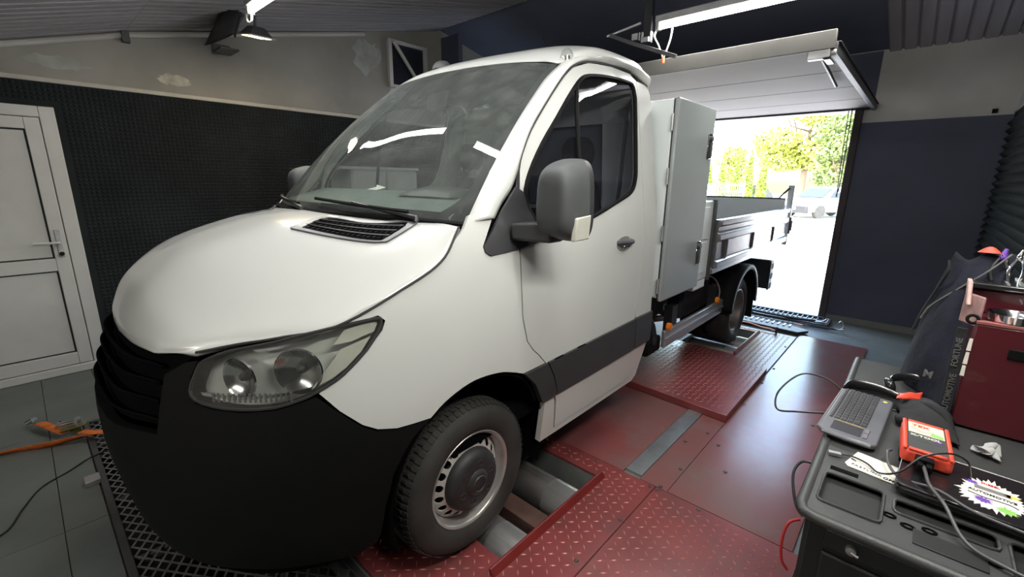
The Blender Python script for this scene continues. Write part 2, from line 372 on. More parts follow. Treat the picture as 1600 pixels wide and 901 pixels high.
M_greyd=mat('dark_grey_steel',(.07,.07,.075),.5,.4,.2,6)
M_cart=mat('cart_plastic',(.045,.048,.048),.45,0,.12,8,bump=.12,bscale=350)
M_cartb=mat('cart_body_black',(.013,.015,.015),.5)
M_chest=mat('tool_chest_red',(.085,.010,.016),.35,0,.12,4,coat=.2)
M_kb=mat('keyboard_grey',(.12,.125,.145),.35)
M_kb2=mat('keyboard_edge',(.2,.2,.22),.3,.2)
M_key=mat('key_charcoal',(.055,.056,.06),.38)
M_nb=mat('laptop_black',(.012,.012,.014),.25,0,.1,5,coat=.3)
M_dev=mat('scanner_red_rubber',(.75,.07,.035),.5)
M_cream=mat('cream_label',(.70,.68,.50),.6,0,.08,20)
M_pap=mat('white_sticker',(.78,.77,.68),.7,0,.05,20)
M_scr=mat('device_dark_panel',(.06,.065,.065),.4)
M_green=mat('print_green',(.25,.55,.12),.6); M_purp=mat('print_purple',(.16,.06,.42),.6); M_ink=mat('print_ink',(.02,.02,.03),.6)
M_redink=mat('print_red',(.55,.03,.03),.6); M_yel=mat('print_yellow',(.75,.60,.10),.6)
M_wtext=mat('print_white',(.75,.74,.66),.6); M_gtext=mat('print_grey',(.11,.11,.11),.6)
M_cable=mat('cable_black',(.015,.015,.016),.4); M_cableg=mat('cable_grey',(.07,.07,.075),.4)
M_jack=mat('navy_fabric',(.007,.009,.020),.9,0,.3,14,bump=.25,bscale=60)
M_bag=mat('black_fabric',(.016,.016,.018),.9,0,.3,14,bump=.3,bscale=40)
M_orange=mat('orange_webbing',(.55,.13,.02),.75,0,.25,30,dirt=.4,dirtcol=(.12,.05,.02))
M_olive=mat('ratchet_olive',(.16,.15,.06),.4,.4,.2,30)
M_tissue=mat('grey_tissue',(.42,.42,.42),.95,0,.1,40)
M_orgp=mat('orange_plastic',(.8,.16,.06),.4)
M_wood=mat('door_cabinet_white',(.60,.60,.54),.6,0,.04)
# outside
M_grd=mat('outside_concrete',(.62,.61,.58),.8,0,.06,1)
M_leaf=mat('tree_leaves',(.14,.20,.03),.6,0,.3,3,col2=(.36,.38,.08)); M_leafb=mat('maple_leaves_dark',(.06,.12,.03),.6,0,.3,3,col2=(.2,.26,.09))
M_thuja=mat('thuja_green',(.09,.18,.015),.6,0,.3,5,col2=(.24,.36,.04)); M_bark=mat('bark',(.12,.09,.06),.9)
M_carw=mat('car_paint_silver',(.20,.20,.21),.25,.2,coat=.5); M_cardk=mat('car_lower_dark',(.008,.009,.012),.4)
M_tube=emitter('fluorescent_tube',(1,.99,.97),22); M_flood=emitter('flood_lens',(1,.78,.38),14)
# ------------------------------------------------------------------ room shell
def struct(o): o['kind']='structure'; return o
XL,XR,YB,YF=-2.93,2.72,5.42,-4.2
def rects_minus(x0,x1,y0,y1,holes):
    xs=sorted({x0,x1,*[h[0] for h in holes],*[h[1] for h in holes]}); ys=sorted({y0,y1,*[h[2] for h in holes],*[h[3] for h in holes]})
    out=[]
    for a,b in zip(xs,xs[1:]):
        for c,d in zip(ys,ys[1:]):
            mx,my=(a+b)/2,(c+d)/2
            if a>=x0 and b<=x1 and c>=y0 and d<=y1 and not any(h[0]<mx<h[1] and h[2]<my<h[3] for h in holes): out.append((a,b,c,d))
    return out
PIT=(-1.12,1.12,.03,.815); RPIT=(.55,1.095,3.32,4.2); GR=(-1.72,.95,-1.09,-.42)
b=MB()
for a,c,d,e in rects_minus(XL,XR,YF,YB+.1,[PIT,RPIT,GR]): b.box(a,c,d,e,-.2,-.012)
floor=struct(b.build('floor',M_conc,smooth=0))
b=MB()
for (x0,x1,y0,y1) in (PIT,RPIT,GR):
    b.box(x0-.05,x1+.05,y0-.05,y1+.05,-.5,-.46); b.box(x0-.05,x0,y0-.05,y1+.05,-.5,-.2); b.box(x1,x1+.05,y0-.05,y1+.05,-.5,-.2); b.box(x0,x1,y0-.05,y0,-.5,-.2); b.box(x0,x1,y1,y1+.05,-.5,-.2)
b.build('pit_lining',M_chas,floor)
# floor tiles, front left
tm=None
xs=[XL,-1.71,-.51,.69,1.89]; ys=[-3.05+.3*i for i in range(15)]
for i in range(4):
    for j in range(len(ys)-1):
        x0,x1,y0,y1=xs[i],xs[i+1],ys[j],ys[j+1]
        if x0>=.6 and y0>-1.2: continue
        if y1>-1.05 and x1>-1.72 and y0<.1:
            if x0>=-1.73 and y1>-1.05:
                if y0>-1.1: continue
                y1=-1.095
        if x0<-1.71<x1 : pass
        if y0>.9: continue
        b=MB().box(x0+.002,x1-.002,y0+.002,y1-.002,-.012,random.uniform(-.0006,.0006))
        b.build('floor_tile',M_tile,floor,smooth=0)
# walls
DX0,DX1,DZ=-1.6,1.47,2.43
b=MB(); b.box(XL-.2,XL,YF-.2,YB+.2,-.2,3.75)
wl=struct(b.build('wall_left',M_plast,smooth=0))
b=MB(); b.box(XR,XR+.2,YF-.2,YB+.2,-.2,3.75); wr=struct(b.build('wall_right',M_plast2,smooth=0))
b=MB(); b.box(XL,XR,YF-.2,YF,-.2,3.75); wf=struct(b.build('wall_front',M_plast2,smooth=0))
b=MB(); b.box(XL,DX0,YB,YB+.2,-.2,3.6).box(DX1,XR,YB,YB+.2,-.2,3.6).box(DX0,DX1,YB,YB+.2,DZ,3.6)
wb=struct(b.build('wall_back',M_plast2,smooth=0))
b=MB(); b.box(DX1+.07,XR,YB-.015,YB,.06,2.29).box(XL,DX0-.05,YB-.015,YB,.06,2.9); b.build('navy_paint_panel',M_navy,wb)
b=MB(); b.box(DX0,1.62,YB-.013,YB,DZ+.06,3.02); b.build('navy_header_panel',M_navy,wb)
b=MB(); b.box(DX1-.005,DX1+.07,YB-.05,YB+.2,0,DZ); b.build('door_jamb_strip',mat('jamb_brown',(.06,.045,.045),.8,0,.2,6),wb,bevel=.008)
b=MB(); b.box(2.55,2.59,YB-.02,YB,2.31,2.35); b.build('wall_socket',M_blk,wb,bevel=.003)
b=MB(); b.box(DX1+.07,XR,YB-.03,YB,-.012,.06); struct(b.build('baseboard_back',M_conc,smooth=0))
# acoustic foam on the side walls (egg-crate relief)
def foam(x,y0,y1,z0,z1,sgn,p=.032,h=.011,skip=None):
    ny=int((y1-y0)/p); nz=int((z1-z0)/p)
    Y,Z=np.meshgrid(y0+np.arange(ny)*p,z0+np.arange(nz)*p,indexing='ij'); Y=Y.ravel();Z=Z.ravel()
    if skip is not None:
        k=~((Y>skip[0]-p)&(Y<skip[1])&(Z<skip[2])); Y=Y[k];Z=Z[k]
    n=len(Y); v=np.zeros((n,5,3)); 
    for i,(a,c) in enumerate(((0,0),(p,0),(p,p),(0,p))): v[:,i,0]=x; v[:,i,1]=Y+a; v[:,i,2]=Z+c
    v[:,4,0]=x+sgn*h; v[:,4,1]=Y+p/2; v[:,4,2]=Z+p/2
    base=np.arange(n)[:,None]*5
    f=np.concatenate([base+np.array(t) for t in ((0,1,4),(1,2,4),(2,3,4),(3,0,4))]).tolist()
    me=bpy.data.meshes.new('acoustic_foam'); me.from_pydata(v.reshape(-1,3).tolist(),[],f); me.materials.append(M_foam)
    return me
DY0,DY1,DOZ=-1.78,-.825,2.13
o=link(bpy.data.objects.new('acoustic_foam',foam(XL+.012,YF,YB,0,2.31,1,skip=(DY0-.02,DY1+.03,DOZ+.03))),wl); o['kind']='stuff'
b=MB(); b.box(XL,XL+.012,YF,DY0,0,2.31).box(XL,XL+.012,DY1,YB,0,2.31).box(XL,XL+.012,DY0,DY1,DOZ,2.31); b.build('foam_backing',M_foam,wl,smooth=0)
me=foam(XR-.012,0.3,YB,0,2.3,-1,p=.07,h=.04); o=link(bpy.data.objects.new('acoustic_foam',me),wr); o['kind']='stuff'
b=MB(); b.box(XR-.012,XR,YF,YB,0,2.3); b.build('foam_backing',M_foam,wr,smooth=0)
b=MB(); b.box(XL,XL+.03,YF,YB,2.31,2.345); struct(b.build('trim_1',M_trimw,bevel=.004))
b=MB(); b.box(XR-.02,XR,YF,YB,2.3,2.32); struct(b.build('trim_2',M_trimw,bevel=.004))
# ceiling: two slopes meeting at a ridge
YR,ZR=3.0,3.52
def zc(y): return ZR-.223*(YR-y) if y<YR and y>-.3 else (2.784-.30*(-.3-y) if y<=-.3 else ZR-.215*(y-YR))
b=MB()
for y0,y1 in ((YF,-.3),(-.3,YR),(YR,YB)):
    z0,z1=zc(y0),zc(y1); b.hexa([(XL,y0,z0+.03),(XR,y0,z0+.03),(XR,y1,z1+.03),(XL,y1,z1+.03)],[(XL,y0,z0+.2),(XR,y0,z0+.2),(XR,y1,z1+.2),(XL,y1,z1+.2)])
ceil=struct(b.build('ceiling',M_ceiln,smooth=0))
def plank(x0,x1,y0,y1,mt,t=.03):
    z0,z1=zc(y0),zc(y1); g=.016
    b=MB().hexa([(x0+g,y0,z0),(x1-g,y0,z0),(x1-g,y1,z1),(x0+g,y1,z1)],[(x0,y0,z0+t*.8),(x1,y0,z0+t*.8),(x1,y1,z1+t*.8),(x0,y1,z1+t*.8)])
    b.build('ceiling_plank',mt,ceil,smooth=0)
pw=.115; x=XL
while x<XR-.01:
    plank(x,min(x+pw,XR),-.3,YR-.05,M_ceil); plank(x,min(x+pw,XR),YF,-.302,M_ceil); x+=pw
x=1.66
while x<XR-.01: plank(x,min(x+.118,XR),YR+.05,YB,M_ceil); x+=.118
b=MB().tube([(XL+.02,y,zc(y)-.03) for y in (-2.2,-1.2,-.3)],.022,8).tube([(XL+.02,y,zc(y)-.03) for y in (-.3,1.2,1.9)],.022,8); struct(b.build('trim_3',M_plast2))
b=MB().box(XL,XL+.06,-.33,-.28,zc(-.3)-.09,zc(-.3)); b.build('pipe_clip',M_greyd,wl)
# gable side window high on the left wall
b=MB(); y0,y1,z0,z1=2.2,2.78,2.72,3.27
b.box(XL,XL+.05,y0,y0+.05,z0,z1).box(XL,XL+.05,y1-.05,y1,z0,z1).box(XL,XL+.05,y0+.05,y1-.05,z0,z0+.04).box(XL,XL+.05,y0+.05,y1-.05,z1-.04,z1)
wn=struct(b.build('window_1',M_plast2,bevel=.004))
b=MB(); b.box(XL+.002,XL+.015,y0+.05,y1-.05,z0+.04,z1-.04); b.build('window_pane',mat('pane_dark',(.02,.022,.03),.2),wn)
b=MB().tube([(XL+.07,y0+.06,z1-.03),(XL+.05,y1-.08,z0+.02)],.022,6); b.build('diagonal_brace',M_plast2,wn)
b=MB(); b.box(XL+.002,XL+.35,3.05,3.12,2.35,3.45); struct(b.build('trim_4',M_navy))
b=MB().add([(XL+.02,3.15,2.95),(XL+.02,3.7,2.75),(XL+.02,3.15,3.35),(XL+.05,3.15,2.95),(XL+.05,3.7,2.75),(XL+.05,3.15,3.35)],[(0,1,2),(5,4,3),(0,3,4,1),(1,4,5,2),(2,5,3,0)]); struct(b.build('trim_5',M_galv))
def wall_patch(cy,cz,ry,rz,seed,mt):
    r=random.Random(seed); n=26
    P=[(cy+ry*math.cos(2*PI*i/n)*r.uniform(.7,1.1),cz+rz*math.sin(2*PI*i/n)*r.uniform(.65,1.15)) for i in range(n)]
    M=Matrix(((0,0,1,XL),(1,0,0,0),(0,1,0,0),(0,0,0,1)))
    MB().prism(P,.0,.003,M).build('plaster_patch',mt,wl)
M_pat=mat('plaster_scraped',(.42,.40,.34),.9,0,.25,14,bump=.3,bscale=30)
M_pat2=mat('plaster_filler',(.33,.33,.31),.9,0,.2,6,bump=.2,bscale=20)
wall_patch(.0,2.455,.13,.055,3,M_pat); wall_patch(1.93,3.02,.20,.20,5,M_pat2); wall_patch(-.75,2.47,.22,.05,8,M_pat2)
# white service door in the left wall
fr=MB(); X=XL
fr.box(X,X+.05,DY1-.09,DY1,0,DOZ).box(X,X+.05,DY0,DY0+.09,0,DOZ).box(X,X+.05,DY0+.09,DY1-.09,DOZ-.08,DOZ)
d1=struct(fr.build('door_1',M_door,bevel=.006))
LY0,LY1=DY0+.095,DY1-.095
b=MB().box(X+.005,X+.055,LY1-.085,LY1,.07,DOZ-.085); b.build('door_stile',M_door,d1,bevel=.004)
b=MB().box(X+.005,X+.055,LY0,LY0+.085,.07,DOZ-.085); b.build('door_stile',M_door,d1,bevel=.004)
for z0,z1 in ((.07,.17),(.87,.97),(DOZ-.17,DOZ-.085)):
    b=MB().box(X+.005,X+.054,LY0+.085,LY1-.085,z0,z1); b.build('door_rail',M_door,d1,bevel=.004)
for z0,z1 in ((.17,.87),(.97,DOZ-.17)):
    b=MB().box(X+.005,X+.034,LY0+.097,LY1-.097,z0+.012,z1-.012); b.build('door_panel',M_door,d1)
    b=MB().box(X+.004,X+.045,LY0+.085,LY1-.085,z0,z1); g=b.build('door_gasket',M_gask,d1); g.scale=(1,1,1)
    g.data.transform(Matrix.Translation((-.014,0,0)))
b=MB().box(X,X+.07,DY0,DY1,0,.065); b.build('door_threshold',M_door,d1,bevel=.006)
b=MB().box(X+.055,X+.063,LY1-.06,LY1-.025,.98,1.2); h=b.build('handle_plate',M_galv,d1,bevel=.003)
b=MB().tube([(X+.06,LY1-.042,1.10),(X+.11,LY1-.042,1.10),(X+.115,LY1-.055,1.10),(X+.115,LY1-.19,1.105)],.010,8); b.build('door_handle',M_door,d1)
b=MB().cyl((X+.06,LY1-.042,1.01),(X+.085,LY1-.042,1.01),.016,12); b.build('lock_cylinder',M_chrome,d1)
# up-and-over garage door parked overhead
gd=thing('garage_door','pale up-and-over garage door raised overhead above the doorway','door',(0,2.45,2.45))
xs0,xs1=-1.62,1.62
for i in range(4):
    y0=i*.745; y1=y0+.74
    b=MB().box(xs0,xs1,y0+.004,y1,.0,.035); b.build('door_board',M_gpan,gd,bevel=.004)
b=MB().box(xs0-.02,xs1+.02,-.035,-.002,-.01,.10); b.build('door_edge_rail',M_gedge,gd,bevel=.004)
for sx in (-1,1):
    b=MB().box(sx*1.63-.02,sx*1.63+.02,-.0,2.95,-.03,.03).box(sx*1.63-.035,sx*1.63+.035,0,2.95,.03,.036); b.build('side_rail',M_greyd,gd,bevel=.003)
    b=MB().box(sx*1.56-.06,sx*1.56+.06,-.03,.02,-.06,.03).box(sx*1.56+.02,sx*1.56+.06,-.03,.18,-.06,-.05); b.cyl((sx*1.56-.03,-.01,-.03),(sx*1.56+.09,-.01,-.03),.018,10); b.build('roller_bracket',M_galv,gd,bevel=.003)
    b=MB().tube([(sx*1.56,.05,-.03),(sx*1.55,.5,-.05),(sx*1.50,1.2,-.03)],.012,6); b.build('hinge_arm',M_greyd,gd)
b=MB().box(xs0,xs1,2.93,2.975,-.02,.05); b.build('lower_rail',M_gpan,gd,bevel=.004)
b=MB().tube(curvepts([(1.44,2.9,.0),(1.443,2.9,-.3),(1.45,2.9,-.8),(1.438,2.9,-.93)]),.006,6).tube(curvepts([(1.41,2.9,-.02),(1.42,2.9,-.5),(1.438,2.9,-.93)]),.005,6); b.build('pull_cable',M_greyd,gd)
b=MB().lathe([(.018,-.006),(.028,-.006),(.028,.006),(.018,.006)],14,Matrix.Translation((1.438,2.9,-.955)),close=True); b.build('cable_ring',M_galv,gd)
# ceiling steelwork and opener above the cab
sb=thing('steel_bracket','grey steel rail and gusset hanging under the ridge above the cab roof','bracket',(.1,2.3,2.76))
b=MB().tube([(-.01,0,.0),(.28,0,.04)],.010,6); b.build('tie_rod',M_galv,sb)
b=MB().tube([(.02,.0,-.0),(.22,.0,-.09),(.58,.0,-.24)],.020,4); b.build('rail_bar',M_greyd,sb,bevel=.003)
b=MB().box(.22,.27,-.02,.0,-.075,-.03).box(.28,.29,-.02,.0,-.085,-.03).box(.30,.31,-.02,0,-.10,-.03).box(.31,.36,-.02,0,-.10,-.07); b.build('bracket_plate',M_galv,sb)
b=MB().box(-.03,.03,-.02,.02,-.1,.58,Matrix.Translation((.33,0.03,.0))); b.build('hanger',M_chas,sb)
sp=thing('ventilation_duct','black bent ventilation duct bolted under the ceiling beside the floodlight','duct',(-2.55,.32,2.78))
b=MB().grid(lambda u,v:(lambda P,a:(P[0]+.16*math.cos(a),P[1]+.13*math.sin(a)*.9,P[2]+.13*math.sin(a)*.5))(crv([(.42,.02,.28),(.25,0,.14),(.05,0,.08),(-.12,0,.03)],v*3),u*2*PI),18,14,closeu=True); b.build('duct_body',M_chas,sp)
b=MB().box(-.26,-.02,-.03,.12,-.06,-.045).box(-.27,-.25,-.03,.12,-.06,.02); b.build('duct_flange',M_greyd,sp,bevel=.003)
b=MB().tube([(.45,.0,.1),(.12,.05,.02)],.01,6); b.build('duct_strut',M_greyd,sp)
# fluorescent lamps
def tube_lamp(name,label,loc,L,rz=0,energy=TUBE,lc=(1,.985,.95),aim=(0,0,-1)):
    t=thing(name,label,'lamp',loc,rz,'fluorescent batten lamps')
    b=MB().box(-L/2,L/2,-.035,.035,.025,.075); b.build('lamp_housing',M_galv,t,bevel=.006)
    b=MB().cyl((-L/2+.03,0,0),(L/2-.03,0,0),.019,14); b.build('lamp_tube',M_tube,t,smooth=60)
    for s in (-1,1):
        b=MB().box(s*(L/2-.015)-.015,s*(L/2-.015)+.015,-.025,.025,-.024,.03); b.build('lamp_cap',M_galv,t,bevel=.004)
    a=area(name+'_light',(0,0,-.03),L,.06,energy,lc,aim); a.parent=t
    a.visible_glossy=True
    return t
t1=tube_lamp('fluorescent_lamp','long fluorescent lamp above the overhead garage door edge',(1.22,2.38,2.77),1.5)
b=MB().tube(curvepts([(-.74,0,.0),(-.76,.0,-.06),(-.72,0,-.13),(-.68,0,-.22)]),.006,6).tube(curvepts([(-.62,0,-.01),(-.63,0,-.1),(-.67,0,-.22)]),.006,6); b.build('hanging_wire',M_pap,t1)
b=MB().lathe([(.0,-.03),(.012,-.025),(.014,0),(.008,.02),(0,.022)],10,Matrix.Translation((-.675,0,-.235)),axis='z'); b.build('wire_nut',M_orgp,t1)
t2_=tube_lamp('fluorescent_lamp','fluorescent lamp hanging at the top left beside the floodlight',(-.75,.17,2.74),1.45,0,TUBE*.7)
b=MB().tube(curvepts([(-.76,0,.06),(-.79,0,-.02),(-.76,0,-.06),(-.70,0,-.055),(-.69,0,-.01)]),.006,6); b.build('hanging_wire',M_pap,t2_)
t3=tube_lamp('fluorescent_lamp','fluorescent lamp above the cab door and tool trolley, mirrored in the windscreen',(1.22,.10,2.74),1.5,0,TUBE*.6)
t5=tube_lamp('fluorescent_lamp','fluorescent lamp along the right wall above the tool trolley',(2.40,-.05,2.45),1.3,PI/2,TUBE*SIDE,(1,.97,.88),(.25,.75,-.75))
t4_fill=tube_lamp('fluorescent_lamp','added unseen fill lamp low under the ceiling behind the camera',(.9,-2.6,1.98),1.5,0,TUBE*.85,(1,.93,.82))  # unseen fill light, added to brighten the front of the truck
fl=thing('floodlight','small rectangular floodlight with a warm glowing lens under the ceiling','lamp',(-1.98,.38,2.72))
R_=Matrix.Rotation(math.radians(12),4,'Y')
b=MB().hexa([R_@Vector(p) for p in ((-.13,-.09,0),(.13,-.09,0),(.13,.09,0),(-.13,.09,0))],[R_@Vector(p) for p in ((-.06,-.04,.07),(.06,-.04,.07),(.06,.04,.07),(-.06,.04,.07))]); b.build('floodlight_body',M_greyd,fl,bevel=.004)
b=MB().box(-.105,.105,-.07,.07,-.006,0,R_); b.build('floodlight_lens',M_flood,fl)
b=MB().box(-.14,.14,-.10,.10,-.003,.008,R_); b.build('floodlight_bezel',M_galv,fl,bevel=.003)
b=MB().tube([(0,0,.06),(.02,0,.18)],.012,6); b.build('floodlight_bracket',M_greyd,fl)
a=area('floodlight_light',(0,0,-.02),.2,.13,6,(1,.75,.4),(.1,0,-1)); a.parent=fl
# rolling road -------------------------------------------------------
def lugs(b,x0,x1,y0,y1,z,p=.044,skip=None,L=.017,w=.0042,h=.0028,M=None):
    nx=int((x1-x0)/p); ny=int((y1-y0)/p)
    for i in range(nx):
        for j in range(ny):
            cx=x0+(i+.5)*p; cy=y0+(j+.5)*p
            if skip and skip(cx,cy): continue
            a=PI/4 if (i+j)%2 else -PI/4
            dx,dy=math.cos(a),math.sin(a)
            vs=[(cx-dx*L,cy-dy*L,z),(cx-dy*w,cy+dx*w,z),(cx+dx*L,cy+dy*L,z),(cx+dy*w,cy-dx*w,z),(cx-dx*L*.5,cy-dy*L*.5,z+h),(cx+dx*L*.5,cy+dy*L*.5,z+h)]
            if M: vs=[M@Vector(v) for v in vs]
            b.add(vs,[(0,4,1),(1,4,5),(1,5,2),(2,5,3),(3,5,4),(3,4,0)])
    return b
rr=thing('rolling_road','red chequer-plate rolling road with steel rollers set into the floor','dynamometer',(0,0,0))
def plate(name,mt,x0,x1,y0,y1,holes=(),z0=-.012,z1=.0,lug=True,pp=.044):
    bb=MB()
    for a,c,d,e in rects_minus(x0,x1,y0,y1,list(holes)): bb.box(a,c,d,e,z0,z1)
    pl=bb.build(name,mt,rr,smooth=0,weld=False)
    if lug:
        lb=lugs(MB(),x0+.01,x1-.01,y0+.01,y1-.01,z1,pp,lambda x,y:any(h[0]-.02<x<h[1]+.02 and h[2]-.02<y<h[3]+.02 for h in holes))
        q=lb.build('plate_lugs',M_lug,pl,smooth=0,recalc=False); q['kind']='stuff'
    return pl
plate('chequer_plate',M_red,.50,1.378,-.40,.955,[(.4,PIT[1],PIT[2],PIT[3])],z1=.003)
plate('chequer_plate',M_red,1.384,2.06,-.9,.955,z1=.003)
plate('smooth_plate',M_redw,.45,1.18,.962,1.99,lug=False,z1=.001)
plate('smooth_plate',M_redw,1.285,1.44,.962,1.99,lug=False,z1=.001)
plate('smooth_plate',M_redw,1.445,2.03,.962,4.43,lug=False,z1=.002)
plate('zinc_strip',M_strip,1.184,1.281,.99,1.96,lug=False,z1=.004)
plate('chequer_plate',M_red,.50,1.43,3.04,4.32,[(.45,RPIT[1],RPIT[2],RPIT[3])],z1=.003,pp=.044)
plate('smooth_plate',M_chas,-1.2,.50,.82,4.5,lug=False,z1=.0)
# edge rails along the rollers
for (ry,y0,y1) in ((1.128,-.06,.835),(1.10,3.32,4.2)):
    b=MB().hexa([(ry-.018,y0,0),(ry+.012,y0,0),(ry+.012,y1,0),(ry-.018,y1,0)],[(ry-.022,y0,.034),(ry-.012,y0,.034),(ry-.012,y1,.034),(ry-.022,y1,.034)]); b.build('edge_rail',M_redp,rr,bevel=.002)
def roller(yc,x0,x1,r=.105,zc_=-.10,pol=(.98,1.10)):
    ro=MB().lathe([(0.0,x0),(r,x0),(r,pol[0]),(r-.002,pol[0]+.004),(r-.002,x1-.004),(0,x1)],48,Matrix.Translation((0,yc,zc_))).build('roller',M_roller,rr,smooth=30)
    MB().lathe([(r-.003,pol[0]+.006),(r+.0015,pol[0]+.01),(r+.0015,x1-.012),(r-.003,x1-.006)],48,Matrix.Translation((0,yc,zc_))).build('roller_band',M_rollerp,ro,smooth=30)
    MB().cyl((x0-.1,yc,zc_),(x1+.015,yc,zc_),.03,12).build('roller_shaft',M_greyd,ro)
roller(.165,.12,1.105,pol=(.93,1.1)); roller(.60,.12,1.105,pol=(.93,1.1))
roller(-.0+3.50,.60,1.09,.09,-.085,(.95,1.08)); roller(3.88,.60,1.09,.09,-.085,(.95,1.08))
b=MB().box(.1,1.11,.33,.44,-.20,-.06); b.build('cross_member',mat('brown_rust',(.10,.05,.04),.8,0,.3,12),rr,bevel=.004)
b=MB().box(.1,1.11,3.66,3.72,-.20,-.05); b.build('cross_member',M_rimd,rr,bevel=.004)
for x,y in ((1.36,.935),(1.40,.935),(1.40,.975),(1.36,.60),(1.34,.25),(1.02,.93),(1.62,.935),(1.50,1.6),(1.40,1.7),(1.46,2.3),(1.46,3.2),(1.46,2.8),(1.9,2.3),(1.8,3.3),(1.62,1.35),(1.42,1.2),(1.33,1.5),(1.75,.4),(1.41,3.9)):
    b=MB().lathe([(.0,.006),(.006,.006),(.010,.003),(.011,.0)],10,Matrix.Translation((x,y,.003)),axis='z'); b.build('floor_bolt',M_greyd,rr)
# raised tread plate behind the cab
st=thing('raised_step_plate','raised red chequer-plate step behind the front section of the rolling road','plate',(0,0,0))
b=MB().prism([(.40,1.975),(1.445,1.925),(1.44,3.02),(.40,3.02)],.003,.055); top=b.build('step_slab',M_red,st,bevel=.003)
M0=Matrix.Identity(4)
lb=lugs(MB(),.42,1.43,1.99,3.01,.055,.042); q=lb.build('plate_lugs',M_lug,top,smooth=0,recalc=False); q['kind']='stuff'
Mf=frame((1.445,1.925,.003),(-1.045,.05,0),(0,0,1))
lb=lugs(MB(),.01,1.03,.004,.05,.0,.042,None,M=Mf); q=lb.build('plate_lugs',M_lug,top,smooth=0,recalc=False); q['kind']='stuff'
# front grating
gt=thing('floor_grating','black expanded-metal grating in the floor under the front bumper','grating',(0,0,0))
b=MB(); x0,x1,y0,y1=GR
b.box(x0,x1,y0,y0+.03,-.03,.012).box(x0,x1,y1-.03,y1,-.03,.012).box(x0,x0+.03,y0+.03,y1-.03,-.03,.012).box(x1-.03,x1,y0+.03,y1-.03,-.03,.012)
for x in (-1.2,-.65,-.1,.45): b.box(x,x+.025,y0+.03,y1-.03,-.04,-.006)
b.build('grating_frame',M_greyd,gt,bevel=.003)
b=MB(); p=.075; q_=1.5
def clipseg(ax,ay,bx,by):
    t0,t1=0,1; dx,dy=bx-ax,by-ay
    for p_,q in ((-dx,ax-(x0+.03)),(dx,x1-.03-ax),(-dy,ay-(y0+.03)),(dy,y1-.03-ay)):
        if abs(p_)<1e-9:
            if q<0: return None
        else:
            t=q/p_
            if p_<0: t0=max(t0,t)
            else: t1=min(t1,t)
    return (ax+dx*t0,ay+dy*t0,ax+dx*t1,ay+dy*t1) if t1-t0>1e-3 else None
for k in range(-20,50):
    for sg in (1,-1):
        ax=x0+k*p; s=clipseg(ax,y0 if sg>0 else y1,ax+(y1-y0)*q_,y1 if sg>0 else y0)
        if s:
            dx,dy=s[2]-s[0],s[3]-s[1]; L=math.hypot(dx,dy); nx,ny=-dy/L*.003,dx/L*.003; z=.004 if sg>0 else .003
            nx*=1.6; ny*=1.6; b.add([(s[0]-nx,s[1]-ny,z),(s[2]-nx,s[3]-ny,z),(s[2]+nx,s[3]+ny,z),(s[0]+nx,s[1]+ny,z)],[(0,1,2,3) if (s[2]-s[0])*0+1>0 else (3,2,1,0)])
m_=b.build('expanded_mesh',mat('mesh_steel',(.20,.20,.20),.35,.6,.3,20),gt,smooth=0,recalc=False); m_['kind']='stuff'
b=MB().box(-.93,-.85,-1.15,-1.085,0,.028); b.build('grating_latch',M_galv,gt,bevel=.003)
# ramp grating, straps and hooks by the doorway
rg=thing('ramp_grating','black slotted steel ramp grating lying flat across the doorway','grating',(0,0,0))
b=MB().box(.0,1.62,4.92,4.945,.0,.035).box(.0,1.62,5.27,5.295,.0,.035).box(1.6,1.625,4.945,5.27,.0,.035); b.build('grating_frame',M_greyd,rg,bevel=.003)
for i in range(30):
    x=.05+i*.053; b=MB().box(x,x+.012,4.945,5.27,.004,.03); b.build('grating_slat',M_greyd,rg)
b=MB().box(.0,1.6,5.10,5.112,.006,.028); b.build('cross_bar',M_greyd,rg)
rl=thing('steel_ramp','dark steel ramp plate with slotted rungs lying beside the rear roller','ramp',(0,0,0))
b=MB().prism([(.6,4.50),(1.42,4.42),(1.50,4.56),(1.46,4.62),(.6,4.78)],.003,.03); b.build('ramp_plate',M_greyd,rl,bevel=.004)
for i in range(12):
    x=.66+i*.058; b=MB().box(x,x+.02,4.60-.04*(x-.6),4.73-.09*(x-.6),.03,.04); b.build('ramp_rung',M_galv,rl)
sr=MB(); P=curvepts([(.65,4.40,.04),(.9,4.37,.045),(1.15,4.33,.035),(1.22,4.32,.03)],8)
sr.grid(lambda u,v:(lambda q:(q[0],q[1]+(u-.5)*.05,q[2]+.004*math.sin(v*20)))(crv([tuple(x) for x in P],v*(len(P)-1))),2,30); o=sr.build('lashing_strap',M_orange); tag(o,'short orange lashing strap lying beside the rear wheel','strap')
b=MB().lathe([(.022,-.008),(.036,-.008),(.036,.008),(.022,.008)],16,Matrix.Translation((1.235,4.315,.04)),close=True); o=b.build('shackle_ring',M_greyd); tag(o,'round steel shackle ring at the end of the orange strap near the rear wheel','ring')
hb=thing('strap_bar','thin black tie-down bar with a galvanised hook beside the doorway wall','bar',(0,0,0))
b=MB().tube([(1.36,4.88,.02),(1.72,4.87,.022)],.010,8).tube([(1.40,4.80,.02),(1.71,4.86,.022)],.006,8); b.build('bar',M_chas,hb)
b=MB().tube(curvepts([(1.70,4.87,.03),(1.76,4.86,.03),(1.78,4.87,.08),(1.75,4.88,.12),(1.73,4.88,.10)]),.008,8).tube([(1.76,4.9,.01),(1.79,4.82,.05)],.009,8); b.build('hook',M_galv,hb)
hs=thing('tie_down_hooks','pair of galvanised tie-down hooks on a dark strap by the door jamb','hook',(0,0,0))
